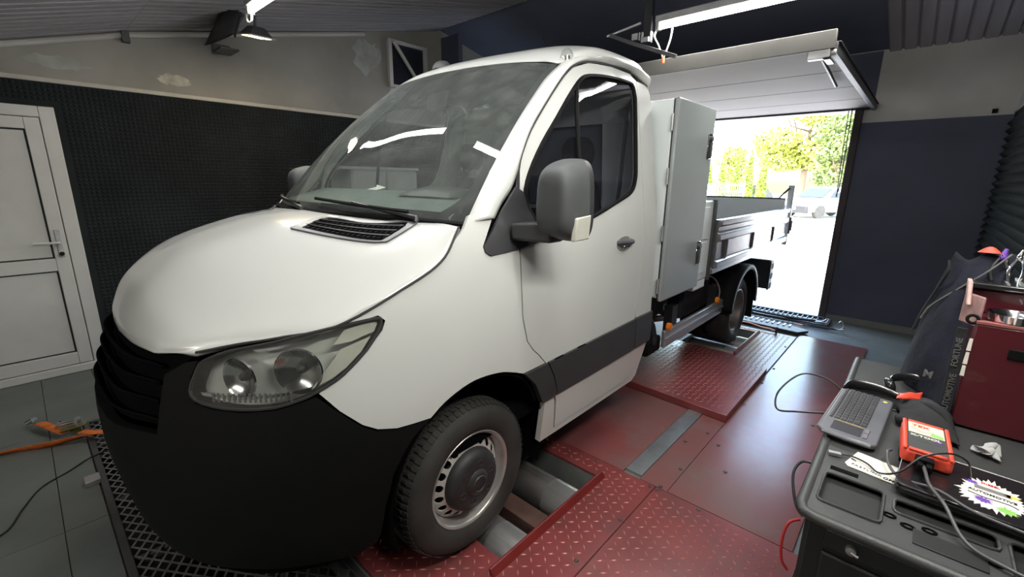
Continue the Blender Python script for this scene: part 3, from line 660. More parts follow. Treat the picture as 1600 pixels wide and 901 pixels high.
b=MB().tube(curvepts([(1.50,5.02,.04),(1.56,5.0,.05),(1.60,5.03,.08),(1.63,5.08,.07)]),.010,8).tube(curvepts([(1.47,5.0,.03),(1.54,4.96,.05),(1.60,4.97,.05),(1.62,5.0,.09)]),.008,8); b.build('hook',M_galv,hs)
b=MB().tube(curvepts([(.75,4.98,.05),(1.0,4.90,.06),(1.2,4.93,.05),(1.4,4.97,.045),(1.49,5.01,.045)]),.014,8); b.build('strap_roll',M_chas,hs)
b=MB().box(1.32,1.44,4.80,4.83,.012,.018,Matrix.Identity(4)); b.build('strap_tail',M_orange,hs)
# ratchet strap on the tiles, front left
rs=thing('ratchet_strap','orange ratchet lashing strap lying on the grey floor tiles at the left','strap',(0,0,0))
def ribbon(P,w,mt,name,tw=0):
    P=curvepts(P,8); n=len(P)-1
    def fn(u,v):
        q=Vector(crv([tuple(x) for x in P],v*n)); q2=Vector(crv([tuple(x) for x in P],min(n,v*n+.5))); q0=Vector(crv([tuple(x) for x in P],max(0,v*n-.5)))
        t=(q2-q0).normalized(); sdir=t.cross(Vector((0,0,1))).normalized(); a=tw*math.sin(v*PI)
        sdir=sdir*math.cos(a)+Vector((0,0,1))*abs(math.sin(a)); return tuple(q+sdir*(u-.5)*w)
    b=MB().grid(fn,2,n); o=b.build(name,mt,rs); md=o.modifiers.new('t','SOLIDIFY'); md.thickness=.003; return o
ribbon([(-1.60,-1.62,.006),(-1.60,-1.47,.012),(-1.56,-1.35,.01),(-1.50,-1.24,.02),(-1.46,-1.12,.03),(-1.42,-1.06,.04)],.05,M_orange,'webbing',1.2)
ribbon([(-1.88,-1.30,.03),(-1.80,-1.27,.05),(-1.70,-1.23,.045),(-1.60,-1.18,.03)],.05,M_orange,'webbing')
ribbon([(-1.50,-1.11,.05),(-1.42,-1.06,.055),(-1.38,-.98,.045),(-1.37,-.93,.03)],.05,M_orange,'webbing')
b=MB().box(-.07,.06,-.03,.03,0,.006,frame((-1.60,-1.13,.05),(.3,1,.15),(-1,.3,0))).box(-.13,-.02,-.028,.028,.0,.005,frame((-1.70,-1.14,.08),(-.7,-.1,.65),(0,1,0))); b.build('ratchet_handle',M_olive,rs,bevel=.002)
b=MB().cyl((-1.66,-1.20,.065),(-1.60,-1.10,.085),.012,12).cyl((-1.67,-1.22,.05),(-1.65,-1.19,.09),.006,8); b.build('ratchet_spindle',M_chrome,rs)
b=MB().lathe([(.02,-.004),(.035,-.004),(.035,.004),(.02,.004)],14,frame((-1.60,-1.11,.075),(.6,1,.2),(0,0,1)),close=True); b.build('ratchet_wheel',M_galv,rs)
b=MB().cyl((-1.93,-1.33,.035),(-1.905,-1.30,.055),.013,10).cyl((-1.90,-1.34,.04),(-1.88,-1.31,.06),.013,10).tube([(-1.90,-1.325,.04),(-1.87,-1.30,.03)],.006,6); b.build('strap_hook',M_chrome,rs)
o=MB().tube(curvepts([(-.68,-1.56,.004),(-.70,-1.44,.004),(-.86,-1.38,.005),(-1.02,-1.31,.004),(-1.10,-1.20,.004),(-1.16,-1.10,.016),(-1.20,-.95,.018)],8),.0045,6).build('floor_cable',M_cable); tag(o,'thin black cable running across the tiles to the grating','cable')
# outside ----------------------------------------------------------
b=MB().box(-40,40,YB+.1,80,-.3,-.015); struct(b.build('ground',M_grd,smooth=0))
# ------------------------------------------------------------------ the truck
T=thing('tipper_truck','white single-cab tipper truck with black bumper and a white tool box behind the cab','truck',(0,0,0))
fS=lambda s,z:S(s,z)
SIDES=(1,-1)
GAP=.003
# bonnet
b=MB().grid(lambda u,v:Hf(2*u-1,v),48,44)
hood=b.build('bonnet',M_white,T,smooth=60)
for sg in (1,-1): MB().tube([(sg*(p[0]+.005),p[1],p[2]+.001) for p in [Hf(1,v/40) for v in range(41)]],.0045,6).build('bonnet_gap',M_gask,hood)
md=hood.modifiers.new('t','SOLIDIFY'); md.thickness=.015; md.offset=-1
# bonnet air vents (black louvres)
def Hxy(x,y):
    # invert Hf for z at (x,y)
    u,v=abs(x)/.9,min(1,max(0,(y+.96)/.8))
    for _ in range(12):
        p=Hf(u,v); h=1e-3; pu=Hf(min(1,u+h),v); pv=Hf(u,min(1,v+h)) if v<.99 else Hf(u,v-h); sv=h if v<.99 else -h
        a,b_,c,d=(pu[0]-p[0])/h,(pv[0]-p[0])/sv,(pu[1]-p[1])/h,(pv[1]-p[1])/sv
        det=a*d-b_*c
        if abs(det)<1e-9: break
        ex,ey=abs(x)-p[0],y-p[1]; u=min(.999,max(0,u+(d*ex-b_*ey)/det)); v=min(.999,max(0,v+(-c*ex+a*ey)/det))
    p=Hf(u,v); return (x,y,p[2])
vo=[(.245,-.275),(.43,-.235),(.70,-.065),(.715,-.085),(.70,-.205),(.67,-.235),(.50,-.33),(.345,-.405),(.325,-.395)]
vo=[(.30,-.262),(.50,-.185),(.685,-.068),(.715,-.072),(.72,-.10),(.705,-.195),(.68,-.222),(.52,-.315),(.375,-.405),(.345,-.42),(.335,-.40)]
for sd_ in SIDES:
    cx=sum(p[0] for p in vo)/len(vo); cy=sum(p[1] for p in vo)/len(vo)
    inn=[(cx+(x-cx)*.86,cy+(y-cy)*.80) for x,y in vo]
    f=panel('bonnet_vent',Hxy,smoothpoly(vo,3),M_vent,T,holes=[smoothpoly(inn,3)],step=.03,off=.008,th=.012,side=sd_)
    panel('vent_well',Hxy,smoothpoly(inn,3),M_dark,f,step=.05,off=.0015,th=0,side=sd_)
    A,B_,C_,D_=Vector((.335,-.395,0)),Vector((.30,-.275,0)),Vector((.70,-.085,0)),Vector((.69,-.20,0))
    for k in range(1,4):
        t=k/3.6
        b=MB()
        def fn(u,v,t=t):
            p0=A.lerp(B_,t); p1=D_.lerp(C_,t); q=p0.lerp(p1,.06+.88*v); d=(B_-A).lerp(C_-D_,v).normalized()
            q=q+d*((u-.5)*.020); z=Hxy(q.x,q.y)[2]; return (q.x*1,q.y,z+.010-.010*u)
        b.grid(fn,2,14); o=b.build('vent_blade',M_vent,f,mirror=sd_<0); md=o.modifiers.new('t','SOLIDIFY'); md.thickness=.004
    b=MB()
    for k in range(3):
        for i in range(17):
            t=(k+.5)/3.4+.02; q=A.lerp(B_,t).lerp(D_.lerp(C_,t),.06+.88*i/16); z=Hxy(q.x,q.y)[2]; d=(B_-A).normalized()*.018
            b.add([(q.x-d.x-.002,q.y-d.y,z+.002),(q.x-d.x+.002,q.y-d.y,z+.002),(q.x+d.x+.002,q.y+d.y,z+.006),(q.x+d.x-.002,q.y+d.y,z+.006)],[(0,1,2,3)])
    o=b.build('vent_fins',M_trim,f,mirror=sd_<0,recalc=False); o['kind']='stuff'
# door / fender geometry in (y,z)
GAPF=[(.26,1.348),(.258,1.172),(.26,1.041),(.288,.928),(.33,.875),(.37,.84),(.43,.776),(.48,.70),(.51,.618),(.525,.548),(.535,.45),(.54,.372)]
ARCH=[(-.242,.769),(-.15,.817),(-.03,.847),(.10,.838),(.18,.815),(.26,.778),(.34,.701),(.39,.609),(.43,.494),(.43,.352)]
TOPG=[(.26,1.348),(.285,1.48),(.31,1.601),(.335,1.704),(.42,1.834),(.56,1.975),(.70,2.104),(.80,2.170),(.95,2.218),(1.20,2.245),(1.42,2.248)]
DREAR=[(1.44,2.20),(1.425,2.0),(1.42,1.79),(1.40,1.5),(1.39,1.26),(1.385,1.1),(1.36,.95),(1.33,.827),(1.325,.6),(1.35,.372)]
WIN=[(.47,1.375),(.40,1.42),(.345,1.55),(.385,1.655),(.49,1.785),(.62,1.91),(.76,2.046),(.84,2.11),(.93,2.145),(1.12,2.17),(1.34,2.178),(1.385,2.165),(1.395,2.12),(1.38,1.95),(1.345,1.72),(1.315,1.63),(1.25,1.565),(1.10,1.52),(.84,1.452),(.60,1.40)]
ARS=smoothpoly(ARCH,4,False)
def split(poly,pred): return [p for p in poly if pred(p)]
for sd_ in SIDES:
    # door skin
    lo=[p for p in GAPF if p[1]>.79]
    g=lambda P,dy,dz=0:[(y+dy,z+dz) for y,z in P]
    doorup=g(GAPF[:7],GAP)+[(.44+GAP,.783),(1.33-GAP,.795)]+g(DREAR[:8][::-1],-GAP)+[(1.40,2.235)]+g(TOPG[1:-1][::-1],GAP,-.004)
    win=smoothpoly(WIN,2)
    D=panel('door',SY,doorup,M_white,T,holes=[win],step=.045,th=.02,side=sd_)
    dl=g([(.51,.585),(.525,.548),(.535,.45),(.54,.385)],GAP)+[(1.34,.385),(1.322,.595)]
    panel('door_lower_skin',SY,dl,M_white,D,step=.05,th=.02,side=sd_)
    ml=[(.437,.783),(.485,.70),(.513,.618),(.519,.588),(1.322,.597),(1.328,.797)]
    panel('door_moulding',SY,ml,M_trim,D,step=.05,off=.012,th=.03,side=sd_)
    # glass
    q1=[p for p in smoothpoly(WIN,3)]
    panel('window_glass',SY,q1,M_sglass,D,step=.08,off=-.012,th=0,side=sd_)
    strip('window_trim',SY,smoothpoly(WIN,3),.024,M_blk,D,side=sd_,off=-.002)
    b=MB().tube([(sd_*(SY(y,z)[0]-.004),y,z) for y,z in ((.81,2.095),(.785,1.95),(.765,1.75),(.755,1.43))],.011,6); b.build('window_divider',M_blk,D)
    # door handle: bowl and grip
    hb_=[(1.14+.085*math.cos(a),1.283+.042*math.sin(a)) for a in [2*PI*i/20 for i in range(20)]]
    panel('handle_bowl',SY,hb_,M_galv,D,step=.03,off=.003,th=.006,side=sd_)
    x=sd_*(SY(1.14,1.285)[0]+.022)
    b=MB().tube(curvepts([(x-sd_*.022,1.06,1.292),(x,1.085,1.293),(x+sd_*.006,1.14,1.293),(x,1.20,1.291),(x-sd_*.022,1.225,1.29)],5),.014,8); b.build('door_handle',M_trim,D)
    b=MB().lathe([(0,0),(.009,0),(.011,-.006)],12,Matrix.Translation((sd_*(SY(1.14,1.262)[0]+.006),1.145,1.262))); b.build('lock_barrel',M_chrome,D)
    # rear corner panel between door and rear wall
    cp=g(DREAR[:8],GAP)+[(1.345,.80),(1.555,.80),(1.555,1.3)]+[(1.585,1.55),(1.595,2.15),(1.55,2.195)]
    panel('cab_corner',SY,cp,M_white,T,step=.06,th=.02,side=sd_)
    panel('cab_corner_moulding',SY,[(1.333,.60),(1.333,.797),(1.56,.80),(1.55,.60)],M_trim,T,step=.06,off=.012,th=.03,side=sd_)
    panel('sill',SY,[(.44,.585),(.505,.585),(.52,.548),(.53,.45),(.535,.38),(1.345,.38),(1.328,.595),(1.54,.595),(1.45,.37),(1.40,.345),(.43,.345)],M_white,T,step=.05,th=.03,side=sd_,off=-.004)
    # fender (front wing)
    fen=[(.255,1.345),(.10,1.332),(.075,1.345),(.07,1.37),(.145,1.478),(.035,1.492),(-.0,1.445),(-.055,1.40),(-.085,1.368),(-.135,1.328),(-.18,1.296),(-.30,1.248),(-.43,1.205),(-.505,1.166),(-.50,1.158),(-.44,1.168),(-.385,1.177),(-.365,1.157),(-.38,1.125),(-.435,1.068),(-.495,1.018),(-.545,.985),(-.595,.955),(-.548,.887),(-.487,.822),(-.44,.791),(-.375,.773),(-.242,.765)]
    fen+=ARS[2:20]+[(.262,.782),(.42,.784)]+[(y-GAP,z) for y,z in GAPF[:7][::-1]]
    panel('front_wing',SY,fen,M_white,T,step=.04,th=.02,side=sd_)
    panel('wing_moulding',SY,[(.265,.779),(.43,.781),(.478,.70),(.508,.618),(.514,.587),(.402,.585),(.385,.62),(.34,.705)],M_trim,T,step=.05,off=.012,th=.03,side=sd_)
    # A pillar and cant rail
    OUT=[(.15,1.474),(.20,1.53),(.262,1.59),(.31,1.66),(.335,1.71),(.42,1.84),(.56,1.981),(.70,2.11),(.80,2.176),(.95,2.224),(1.20,2.25),(1.42,2.252),(1.56,2.22)]
    OUT3=[SY(*q) for q in OUT]
    IN3=[Wd(1,v) for v in (0.0,.1,.2,.3,.42,.56,.72,.87)]+[Rf(1,v) for v in (.08,.30,.52,.68,.84)]
    IN3=[(x+.004,y,z) for x,y,z in IN3]
    OUT3[-1]=(.845,1.57,2.19)
    def fn(u,v):
        a=crv(OUT3,v*12); c=crv(IN3,v*12); bl=.018*4*u*(1-u)
        return tuple(a[i]+(c[i]-a[i])*u+(bl,0,bl*.4)[i] for i in range(3))
    o=MB().grid(fn,6,60).build('a_pillar',M_white,T,smooth=60,mirror=sd_<0); md=o.modifiers.new('t','SOLIDIFY'); md.thickness=.012; md.offset=0
    # roof gutter seam
    b=MB().tube([(sd_*(p[0]+.002),p[1],p[2]) for p in [SY(y,z) for y,z in smoothpoly(TOPG,3,False)]],.005,6); b.build('door_seal',M_gask,T)
    # mirror triangle (sail)
    panel('mirror_triangle',SY,[(.295,1.598),(.07,1.368),(.075,1.345),(.10,1.330),(.255,1.343),(.47,1.372),(.41,1.40),(.35,1.50),(.33,1.575)],M_trim,T,step=.04,off=.008,th=.016,side=sd_)
    # mirror
    mr=MB()
    def mfn(u,v):
        a=u*2*PI; w_=abs(math.cos(a))**.55*(1 if math.cos(a)>0 else -1); h_=abs(math.sin(a))**.55*(1 if math.sin(a)>0 else -1)
        k=(math.sin(v*PI*.5))**.45
        dep=.0+.13*(1-math.sin(v*PI*.5)**3)
        return (1.165+w_*.098*k*(1-.06*h_),.33-dep,1.550+h_*.160*k)
    mr.grid(mfn,40,12,closeu=True)
    M_=mr.build('door_mirror',M_mir,T,smooth=60,mirror=sd_<0)
    b=MB().grid(lambda u,v:mfn(u,1)[:1]+(.33+.03*v,)+mfn(u,1)[2:],40,2,closeu=True); b.build('mirror_rim',M_trim,M_,mirror=sd_<0)
    b=MB().grid(lambda u,v:(lambda q:(1.165+(q[0]-1.165)*v*.985,.352,1.550+(q[2]-1.550)*v*.985))(mfn(u,1)),40,2,closeu=True); b.build('mirror_glass',M_chrome,M_,mirror=sd_<0)
    b=MB().hexa([(.975,.20,1.385),(1.15,.24,1.385),(1.15,.33,1.385),(.975,.36,1.385)],[(.965,.20,1.455),(1.15,.24,1.465),(1.15,.32,1.465),(.965,.35,1.455)]); b.build('mirror_arm',M_trim,M_,bevel=.012,mirror=sd_<0)
    b=MB().hexa([(1.235,.25,1.40),(1.252,.255,1.40),(1.262,.34,1.405),(1.245,.34,1.405)],[(1.243,.25,1.49),(1.262,.255,1.49),(1.268,.34,1.50),(1.25,.34,1.50)]); b.build('mirror_indicator',M_lampw,M_,bevel=.005,mirror=sd_<0)
    # headlamp
    LAMP=[(2.90,.968),(2.97,1.012),(3.06,1.05),(3.28,1.072),(3.69,1.095),(4.57,1.12),(5.15,1.139),(5.97,1.157),(6.5,1.163),(7.07,1.168),(7.19,1.16),(7.10,1.127),(6.74,1.07),(6.27,1.02),(5.92,.988),(5.45,.958),(5.14,.942),(4.59,.923),(3.91,.919),(3.38,.927),(3.02,.942)]
    LAMP=smoothpoly(LAMP,2)
    cx_=5.0; cz_=1.04
    ins=lambda k:[(cx_+(s-cx_)*k,cz_+(z-cz_)*k) for s,z in LAMP]
    LH=panel('headlamp',S,LAMP,M_lampbase,T,step=.04,us=.115,off=-.055,th=0,side=sd_)
    # side wall of the housing
    Lp=[ (S(s,z),) for s,z in LAMP]
    def wall(u,v):
        n=len(LAMP); t=u*n; i=int(t)%n; f=t-int(t); s=LAMP[i][0]+(LAMP[(i+1)%n][0]-LAMP[i][0])*f; z=LAMP[i][1]+(LAMP[(i+1)%n][1]-LAMP[i][1])*f
        p=Vector(S(s,z)); h=1e-3; nn=(Vector(S(s+h,z))-p).cross(Vector(S(s,z+h))-p).normalized()
        return tuple(p-nn*.056*v)
    MB().grid(wall,126,2,closeu=True).build('lamp_housing',M_blk,LH,mirror=sd_<0)
    panel('lamp_lens',S,LAMP,M_lens,LH,step=.04,us=.115,off=.002,th=.004,side=sd_)
    def bowl(s,z,r,dep,name,mt=M_refl,axis=(.35,-1,.02),back=.045):
        p=Vector(S(s,z)); n=(Vector((.62,-.15,1.03))-p).normalized(); p=p+n*back
        ax=Vector(axis).normalized(); M=frame(p,ax,(0,0,1))
        o=MB().lathe([(.012,-dep),(r*.45,-dep*.85),(r*.75,-dep*.5),(r*.95,-dep*.1),(r,0)],28,M).build(name,mt,LH,smooth=60,mirror=sd_<0)
        MB().lathe([(r,0),(r+.004,.003),(r+.008,0)],28,M).build('reflector_ring',M_chrome,o,smooth=60,mirror=sd_<0)
        MB().lathe([(0,-dep+.022),(.012,-dep+.018),(.016,-dep+.002),(0,-dep+.001)],14,M).build('lamp_bulb',M_trim,o,smooth=60,mirror=sd_<0)
    bowl(3.75,1.005,.062,.026,'reflector_bowl',back=.022,axis=(.45,-1,.02)); bowl(5.0,1.025,.070,.026,'reflector_bowl',axis=(1,-1,.05),back=.018)
    panel('reflector_panel',S,[(5.9,1.10),(6.2,1.145),(7.0,1.158),(7.10,1.15),(7.0,1.125),(6.4,1.105)],M_lampw,LH,step=.03,us=.115,off=-.012,th=.004,side=sd_)
    panel('reflector_panel',S,[(5.8,1.04),(6.1,1.085),(6.9,1.11),(6.62,1.065),(6.2,1.022),(5.85,.995),(5.35,.968)],M_lampw,LH,step=.03,us=.115,off=-.012,th=.004,side=sd_)
    panel('running_light_bar',S,[(4.1,1.098),(4.6,1.108),(5.2,1.126),(5.6,1.138),(5.5,1.132),(4.7,1.102),(4.2,1.09)],M_chrome,LH,step=.03,us=.115,off=-.01,th=.003,side=sd_)
    b=MB()
    for i in range(16):
        s=3.3+i*.105; p=Vector(S(s,.948))*1; n=Vector((.6,-.2,1.0)); d=(n-p).normalized(); p=p+d*.012
        b.tube([p+Vector((0,0,.016)),p-Vector((0,0,.014))],.0035,5)
    o=b.build('lens_ribs',M_lampin,LH,mirror=sd_<0); o['kind']='stuff'
    panel('lower_lamp_shelf',S,[(3.05,.965),(3.9,.955),(4.7,.962),(5.4,.975),(5.3,.968),(4.6,.952),(3.9,.945),(3.1,.955)],M_refl,LH,step=.03,us=.115,off=-.012,th=.012,side=sd_)
    MB().tube([(sd_*S(s,z)[0],S(s,z)[1],S(s,z)[2]) for s,z in LAMP+LAMP[:1]],.0055,6,False).build('lamp_seal',M_gask,LH)
    # bumper side
    bo=[(0,.30),(1,.29),(2,.285),(3.44,.30),(5,.275),(6.15,.257),(6.75,.30),(6.85,.358),(6.95,.474),(7.17,.60),(7.5,.665),(7.75,.71),(8.15,.760),(7.36,.766),(6.82,.784),(6.47,.815),(5.97,.88),(5.45,.944),(5.14,.932),(4.59,.913),(3.91,.909),(3.38,.917),(3.02,.93),(2.88,.97),(2.9,1.01),(3.0,1.06),(2.75,1.05),(2.3,1.0),(2.1,.80),(0,.78)]
    panel('front_bumper',S,bo,M_blk,T,step=.045,us=.125,th=.03,side=sd_)
    for s in (1,): pass
    # under-bumper lip
    panel('bumper_lip',S,[(0,.20),(3,.20),(5,.19),(6.2,.20),(6.3,.255),(5,.27),(3.44,.295),(2,.28),(0,.295)],M_dark,T,step=.05,us=.125,off=-.03,th=.02,side=sd_)
    # grille
    gr=[(0,.80),(2.05,.82),(2.25,1.0),(2.7,1.062),(2.4,1.066),(1.2,1.045),(0,1.04)]
    G=panel('grille',S,gr,M_dark,T,step=.05,us=.125,off=-.03,th=.02,side=sd_)
    for z in (.84,.90,.96,1.015):
        b=MB().grid(lambda u,v,z=z:(lambda p:(p[0],p[1]-.004+.02*u,p[2]+.012-.02*u))(S(v*2.12,z)),2,14); o=b.build('grille_bar',M_dark,G,mirror=sd_<0); md=o.modifiers.new('t','SOLIDIFY'); md.thickness=.008
    # wheel arch liner
    b=MB().grid(lambda u,v:(.66+.31*v,-.0+.435*math.cos(PI*(1.12-1.24*u))+.02,.40+.435*math.sin(PI*(1.12-1.24*u))),24,3)
    o=b.build('wheel_arch_liner',M_dark,T,mirror=sd_<0)
    b=MB().box(.60,.64,-.45,.48,.30,.86); b.build('inner_arch_wall',M_dark,T,mirror=sd_<0)
    panel('arch_lip',SY,smoothpoly([(-.262,.752)]+ARCH[1:7]+[(.385,.609)],4,False)+smoothpoly([(y*.95+.003,z-.018) for y,z in ([(-.262,.752)]+ARCH[1:7]+[(.385,.609)])],2,False)[::-1],M_dark,T,step=.03,off=-.015,th=.03,side=sd_)
# windscreen
def Wf(u,v): return Wd(u,v)
b=MB().grid(lambda u,v:Wd(2*u-1,v),30,20); ws=b.build('windscreen',M_glass,T,smooth=80)
# black printed border band
def wband(u0,u1,v0,v1,n1=16,n2=3):
    return MB().grid(lambda a,c:(lambda p:(p[0],p[1]+.004,p[2]-.004))(Wd(u0+(u1-u0)*a,v0+(v1-v0)*c)),n1,n2)
b=MB()
for (u0,u1,v0,v1) in ((-1,1,0,.045),(-1,1,.975,1)):
    b.grid(lambda a,c,u0=u0,u1=u1,v0=v0,v1=v1:(lambda p:(p[0],p[1]+.003,p[2]-.003))(Wd(u0+(u1-u0)*a,v0+(v1-v0)*c)),30,3)
for sg in (-1,1):
    b.grid(lambda a,c,sg=sg:(lambda v:(lambda p:(p[0],p[1]+.003,p[2]-.003))(Wd(sg*(1-a*(.055+.16*max(0,1-v/.2)**2.2)),v)))(.045+.93*c),4,30)
b.build('glass_border',M_blk,ws)
b=MB().tube([Vector(Wd(u/20,0))+Vector((0,-.005,-.002)) for u in range(-20,21)],.012,6); b.build('cowl_seal',M_blk,ws)
# cowl panel
b=MB().grid(lambda u,v:(lambda p,q:tuple(p[i]+(q[i]-p[i])*v-(0,0,.02*math.sin(v*PI))[i] for i in range(3)))(Hf(2*u-1,1),Wd(2*u-1,0)),30,4); b.build('cowl',M_blk,T)
# wipers
def wiper(u0,u1,v0,v1):
    P=[Vector(Wd(u0+(u1-u0)*t,v0+(v1-v0)*t))+Vector((0,-.014,.014)) for t in [i/10 for i in range(11)]]
    W_=MB().tube(P,.008,6).build('wiper',M_blk,T)
    A0=Vector(Wd(u0-.16*(1 if u1>u0 else -1)*0,v0))
    return W_,P
for (u0,u1,v0,v1,pu) in ((.72,.05,.015,.05,.78),(-.10,-.80,.015,.05,-.02)):
    Wp,P=wiper(u0,u1,v0,v1)
    p0=Vector(Wd(pu,0))+Vector((0,-.02,-.004)); MB().tube([p0,p0+Vector((0,0,.012)),P[5]+Vector((0,-.006,.008))],[.012,.011,.006],6).build('wiper_arm',M_trim,Wp)
# roof
b=MB().grid(lambda u,v:Rf(2*u-1,v),48,36); rf=b.build('roof',M_white,T,smooth=60)
b=MB().grid(lambda u,v:(lambda p:(p[0]*.96,p[1],p[2]-.05))(Rf(2*u-1,.12+.8*v)),20,12); b.build('headliner',M_head,T)
# roof marker lamps and beacon
for nm,u,v in (('roof_marker_lamp',.88,.17),('roof_marker_lamp',-.88,.17)):
    p=Vector(Rf(u,v)); b=MB().grid(lambda a,c:(p.x+.028*math.cos(a*2*PI)*math.cos(c*PI/2),p.y+.05*math.sin(a*2*PI)*math.cos(c*PI/2),p.z-.012+.062*math.sin(c*PI/2)),16,6,closeu=True); o=b.build(nm,M_lens,T,smooth=70)
    MB().lathe([(0,.03),(.014,.025),(.016,0)],10,Matrix.Translation((p.x,p.y,p.z-.01)),axis='z').build('marker_reflector',M_refl,o)
p=Vector(Rf(-.18,.33)); b=MB().grid(lambda a,c:(p.x+.075*math.cos(a*2*PI)*math.cos(c*PI/2)**.7,p.y+.05*math.sin(a*2*PI)*math.cos(c*PI/2)**.7,p.z-.008+.05*math.sin(c*PI/2)),18,6,closeu=True); b.build('roof_antenna_base',M_mir,T,smooth=70)
MB().tube([(.50,1.0,2.36),(.44,1.05,2.43)],.003,5).build('roof_aerial',M_blk,T)
# cab rear wall with window
def RW(x,z):
    xs=S(12,z)[0]; yb=(1.56 if z<1.35 else 1.56+.04*min(1,(z-1.35)/.15)); t=max(0,abs(x)-xs+.07)/.07
    return (x,yb+.03-.03*min(1,t)**2,z)
rwp=[(-.98,.80),(.98,.80),(.97,1.3),(.945,1.5),(.89,1.8),(.85,2.08),(.83,2.20),(-.83,2.20),(-.85,2.08),(-.89,1.8),(-.945,1.5),(-.97,1.3)]
rw=panel('cab_rear_wall',RW,rwp,M_white,T,holes=[[(-.55,1.45),(.55,1.45),(.52,2.0),(-.52,2.0)]],step=.08,th=.03,flip=True)
panel('rear_window',RW,[(-.55,1.45),(.55,1.45),(.52,2.0),(-.52,2.0)],M_sglass,rw,step=.2,off=-.01,th=0,flip=True)
MB().box(-.93,.93,-.1,1.55,.50,.56).build('cab_floor',M_dark,T)
MB().box(-.90,.90,1.50,1.54,.60,1.42).build('rear_trim',M_seat,T)
MB().box(-.80,.80,-.28,-.22,.50,1.20).build('bulkhead',M_dark,T)
# dashboard
b=MB().grid(lambda u,v:(lambda x:(x,crv([(-.15+.24*abs(x)**2.2,1.435),(.03,1.492),(.20,1.54),(.34,1.56),(.42,1.50),(.44,1.25),(.38,1.0),(.30,.86)],v*7)[0],crv([(0,1.435),(.0,1.492),(.22,1.54),(.34,1.56),(.42,1.50),(.44,1.25),(.38,1.0),(.30,.86)],v*7)[1]))(-.82+1.64*u),30,28)
DS=b.build('dashboard',M_dash,T,smooth=60)
MB().grid(lambda u,v:(.42+(u-.5)*.46,.18+.24*v,1.545+.05*math.sin(PI*v)**.6*math.sin(PI*u)**.4),14,10).build('instrument_hood',M_dash2,DS,smooth=60)
for i in range(2):
    MB().box(-.35+i*.45,-.0+i*.45,.10,.125,1.488,1.499).build('dash_vent_slot',M_dark,DS)
MB().add([(-.30,.30,1.562),(-.15,.27,1.56),(-.17,.35,1.575),(-.22,.32,1.59),(-.27,.36,1.58)],[(0,1,2,3,4)]).build('paper_slip',M_pap,DS,smooth=0)
# steering wheel
Ms=frame((.42,.60,1.36),(0,-.72,.70),(1,0,0))
sw=MB().grid(lambda u,v:(lambda a,c:tuple(Ms@Vector((.016*math.sin(c),(.195+.016*math.cos(c))*math.cos(a),(.195+.016*math.cos(c))*math.sin(a)))))(u*2*PI,v*2*PI),32,8,closeu=True).build('steering_wheel',M_dash2,T,smooth=60)
MB().lathe([(0,.02),(.05,.015),(.065,-.02),(.04,-.06)],18,Ms).build('steering_hub',M_blk,sw)
b=MB()
for a in (0,PI,-PI/2):
    b.tube([Ms@Vector((0,.05*math.cos(a),.05*math.sin(a))),Ms@Vector((0,.19*math.cos(a),.19*math.sin(a)))],.014,6)
b.build('steering_spokes',M_blk,sw)
MB().tube([Ms@Vector((-.02,0,0)),(.42,.34,1.15)],.05,10).build('steering_column',M_blk,sw)
def seat(x,w):
    S_=MB().grid(lambda u,v:(lambda a:(x+w/2*abs(math.cos(a))**.5*(1 if math.cos(a)>0 else -1)*min(1,(math.sin(PI*min(max(v,.02),.98)))**.25),.78+.48*v,.92+.075*abs(math.sin(a))**.6*(1 if math.sin(a)>0 else -1)))(u*2*PI),20,8,closeu=True).build('seat',M_seat,T,smooth=60)
    MB().grid(lambda u,v:(lambda a:(x+w/2*abs(math.cos(a))**.5*(1 if math.cos(a)>0 else -1)*(1-.12*v)*min(1,(math.sin(PI*min(max(v,.02),.98)))**.22),1.26+.16*v+.06*abs(math.sin(a))**.7*(1 if math.sin(a)>0 else -1),.92+.72*v))(u*2*PI),20,14,closeu=True).build('backrest',M_seat,S_,smooth=60)
    MB().grid(lambda u,v:(lambda a:(x+.125*abs(math.cos(a))**.6*(1 if math.cos(a)>0 else -1)*(math.sin(PI*min(max(v,.03),.97)))**.3,1.41+.045*abs(math.sin(a))**.7*(1 if math.sin(a)>0 else -1),1.70+.20*v))(u*2*PI),18,10,closeu=True).build('headrest',M_seat,S_,smooth=60)
    MB().tube([(x-.05,1.41,1.6),(x-.05,1.41,1.72)],.007,6).tube([(x+.05,1.41,1.6),(x+.05,1.41,1.72)],.007,6).build('headrest_posts',M_chrome,S_)
seat(.46,.50); seat(-.12,.44); seat(-.58,.44)
MB().tube([(.80,1.42,2.05),(.78,1.42,1.6),(.74,1.40,1.1)],.012,4).build('seat_belt',M_mir,T)
MB().hexa([(-.09,.60,2.02),(.09,.60,2.02),(.09,.62,2.02),(-.09,.62,2.02)],[(-.1,.62,2.12),(.1,.62,2.12),(.1,.64,2.12),(-.1,.64,2.12)]).build('interior_bracket',M_blk,T,bevel=.006)
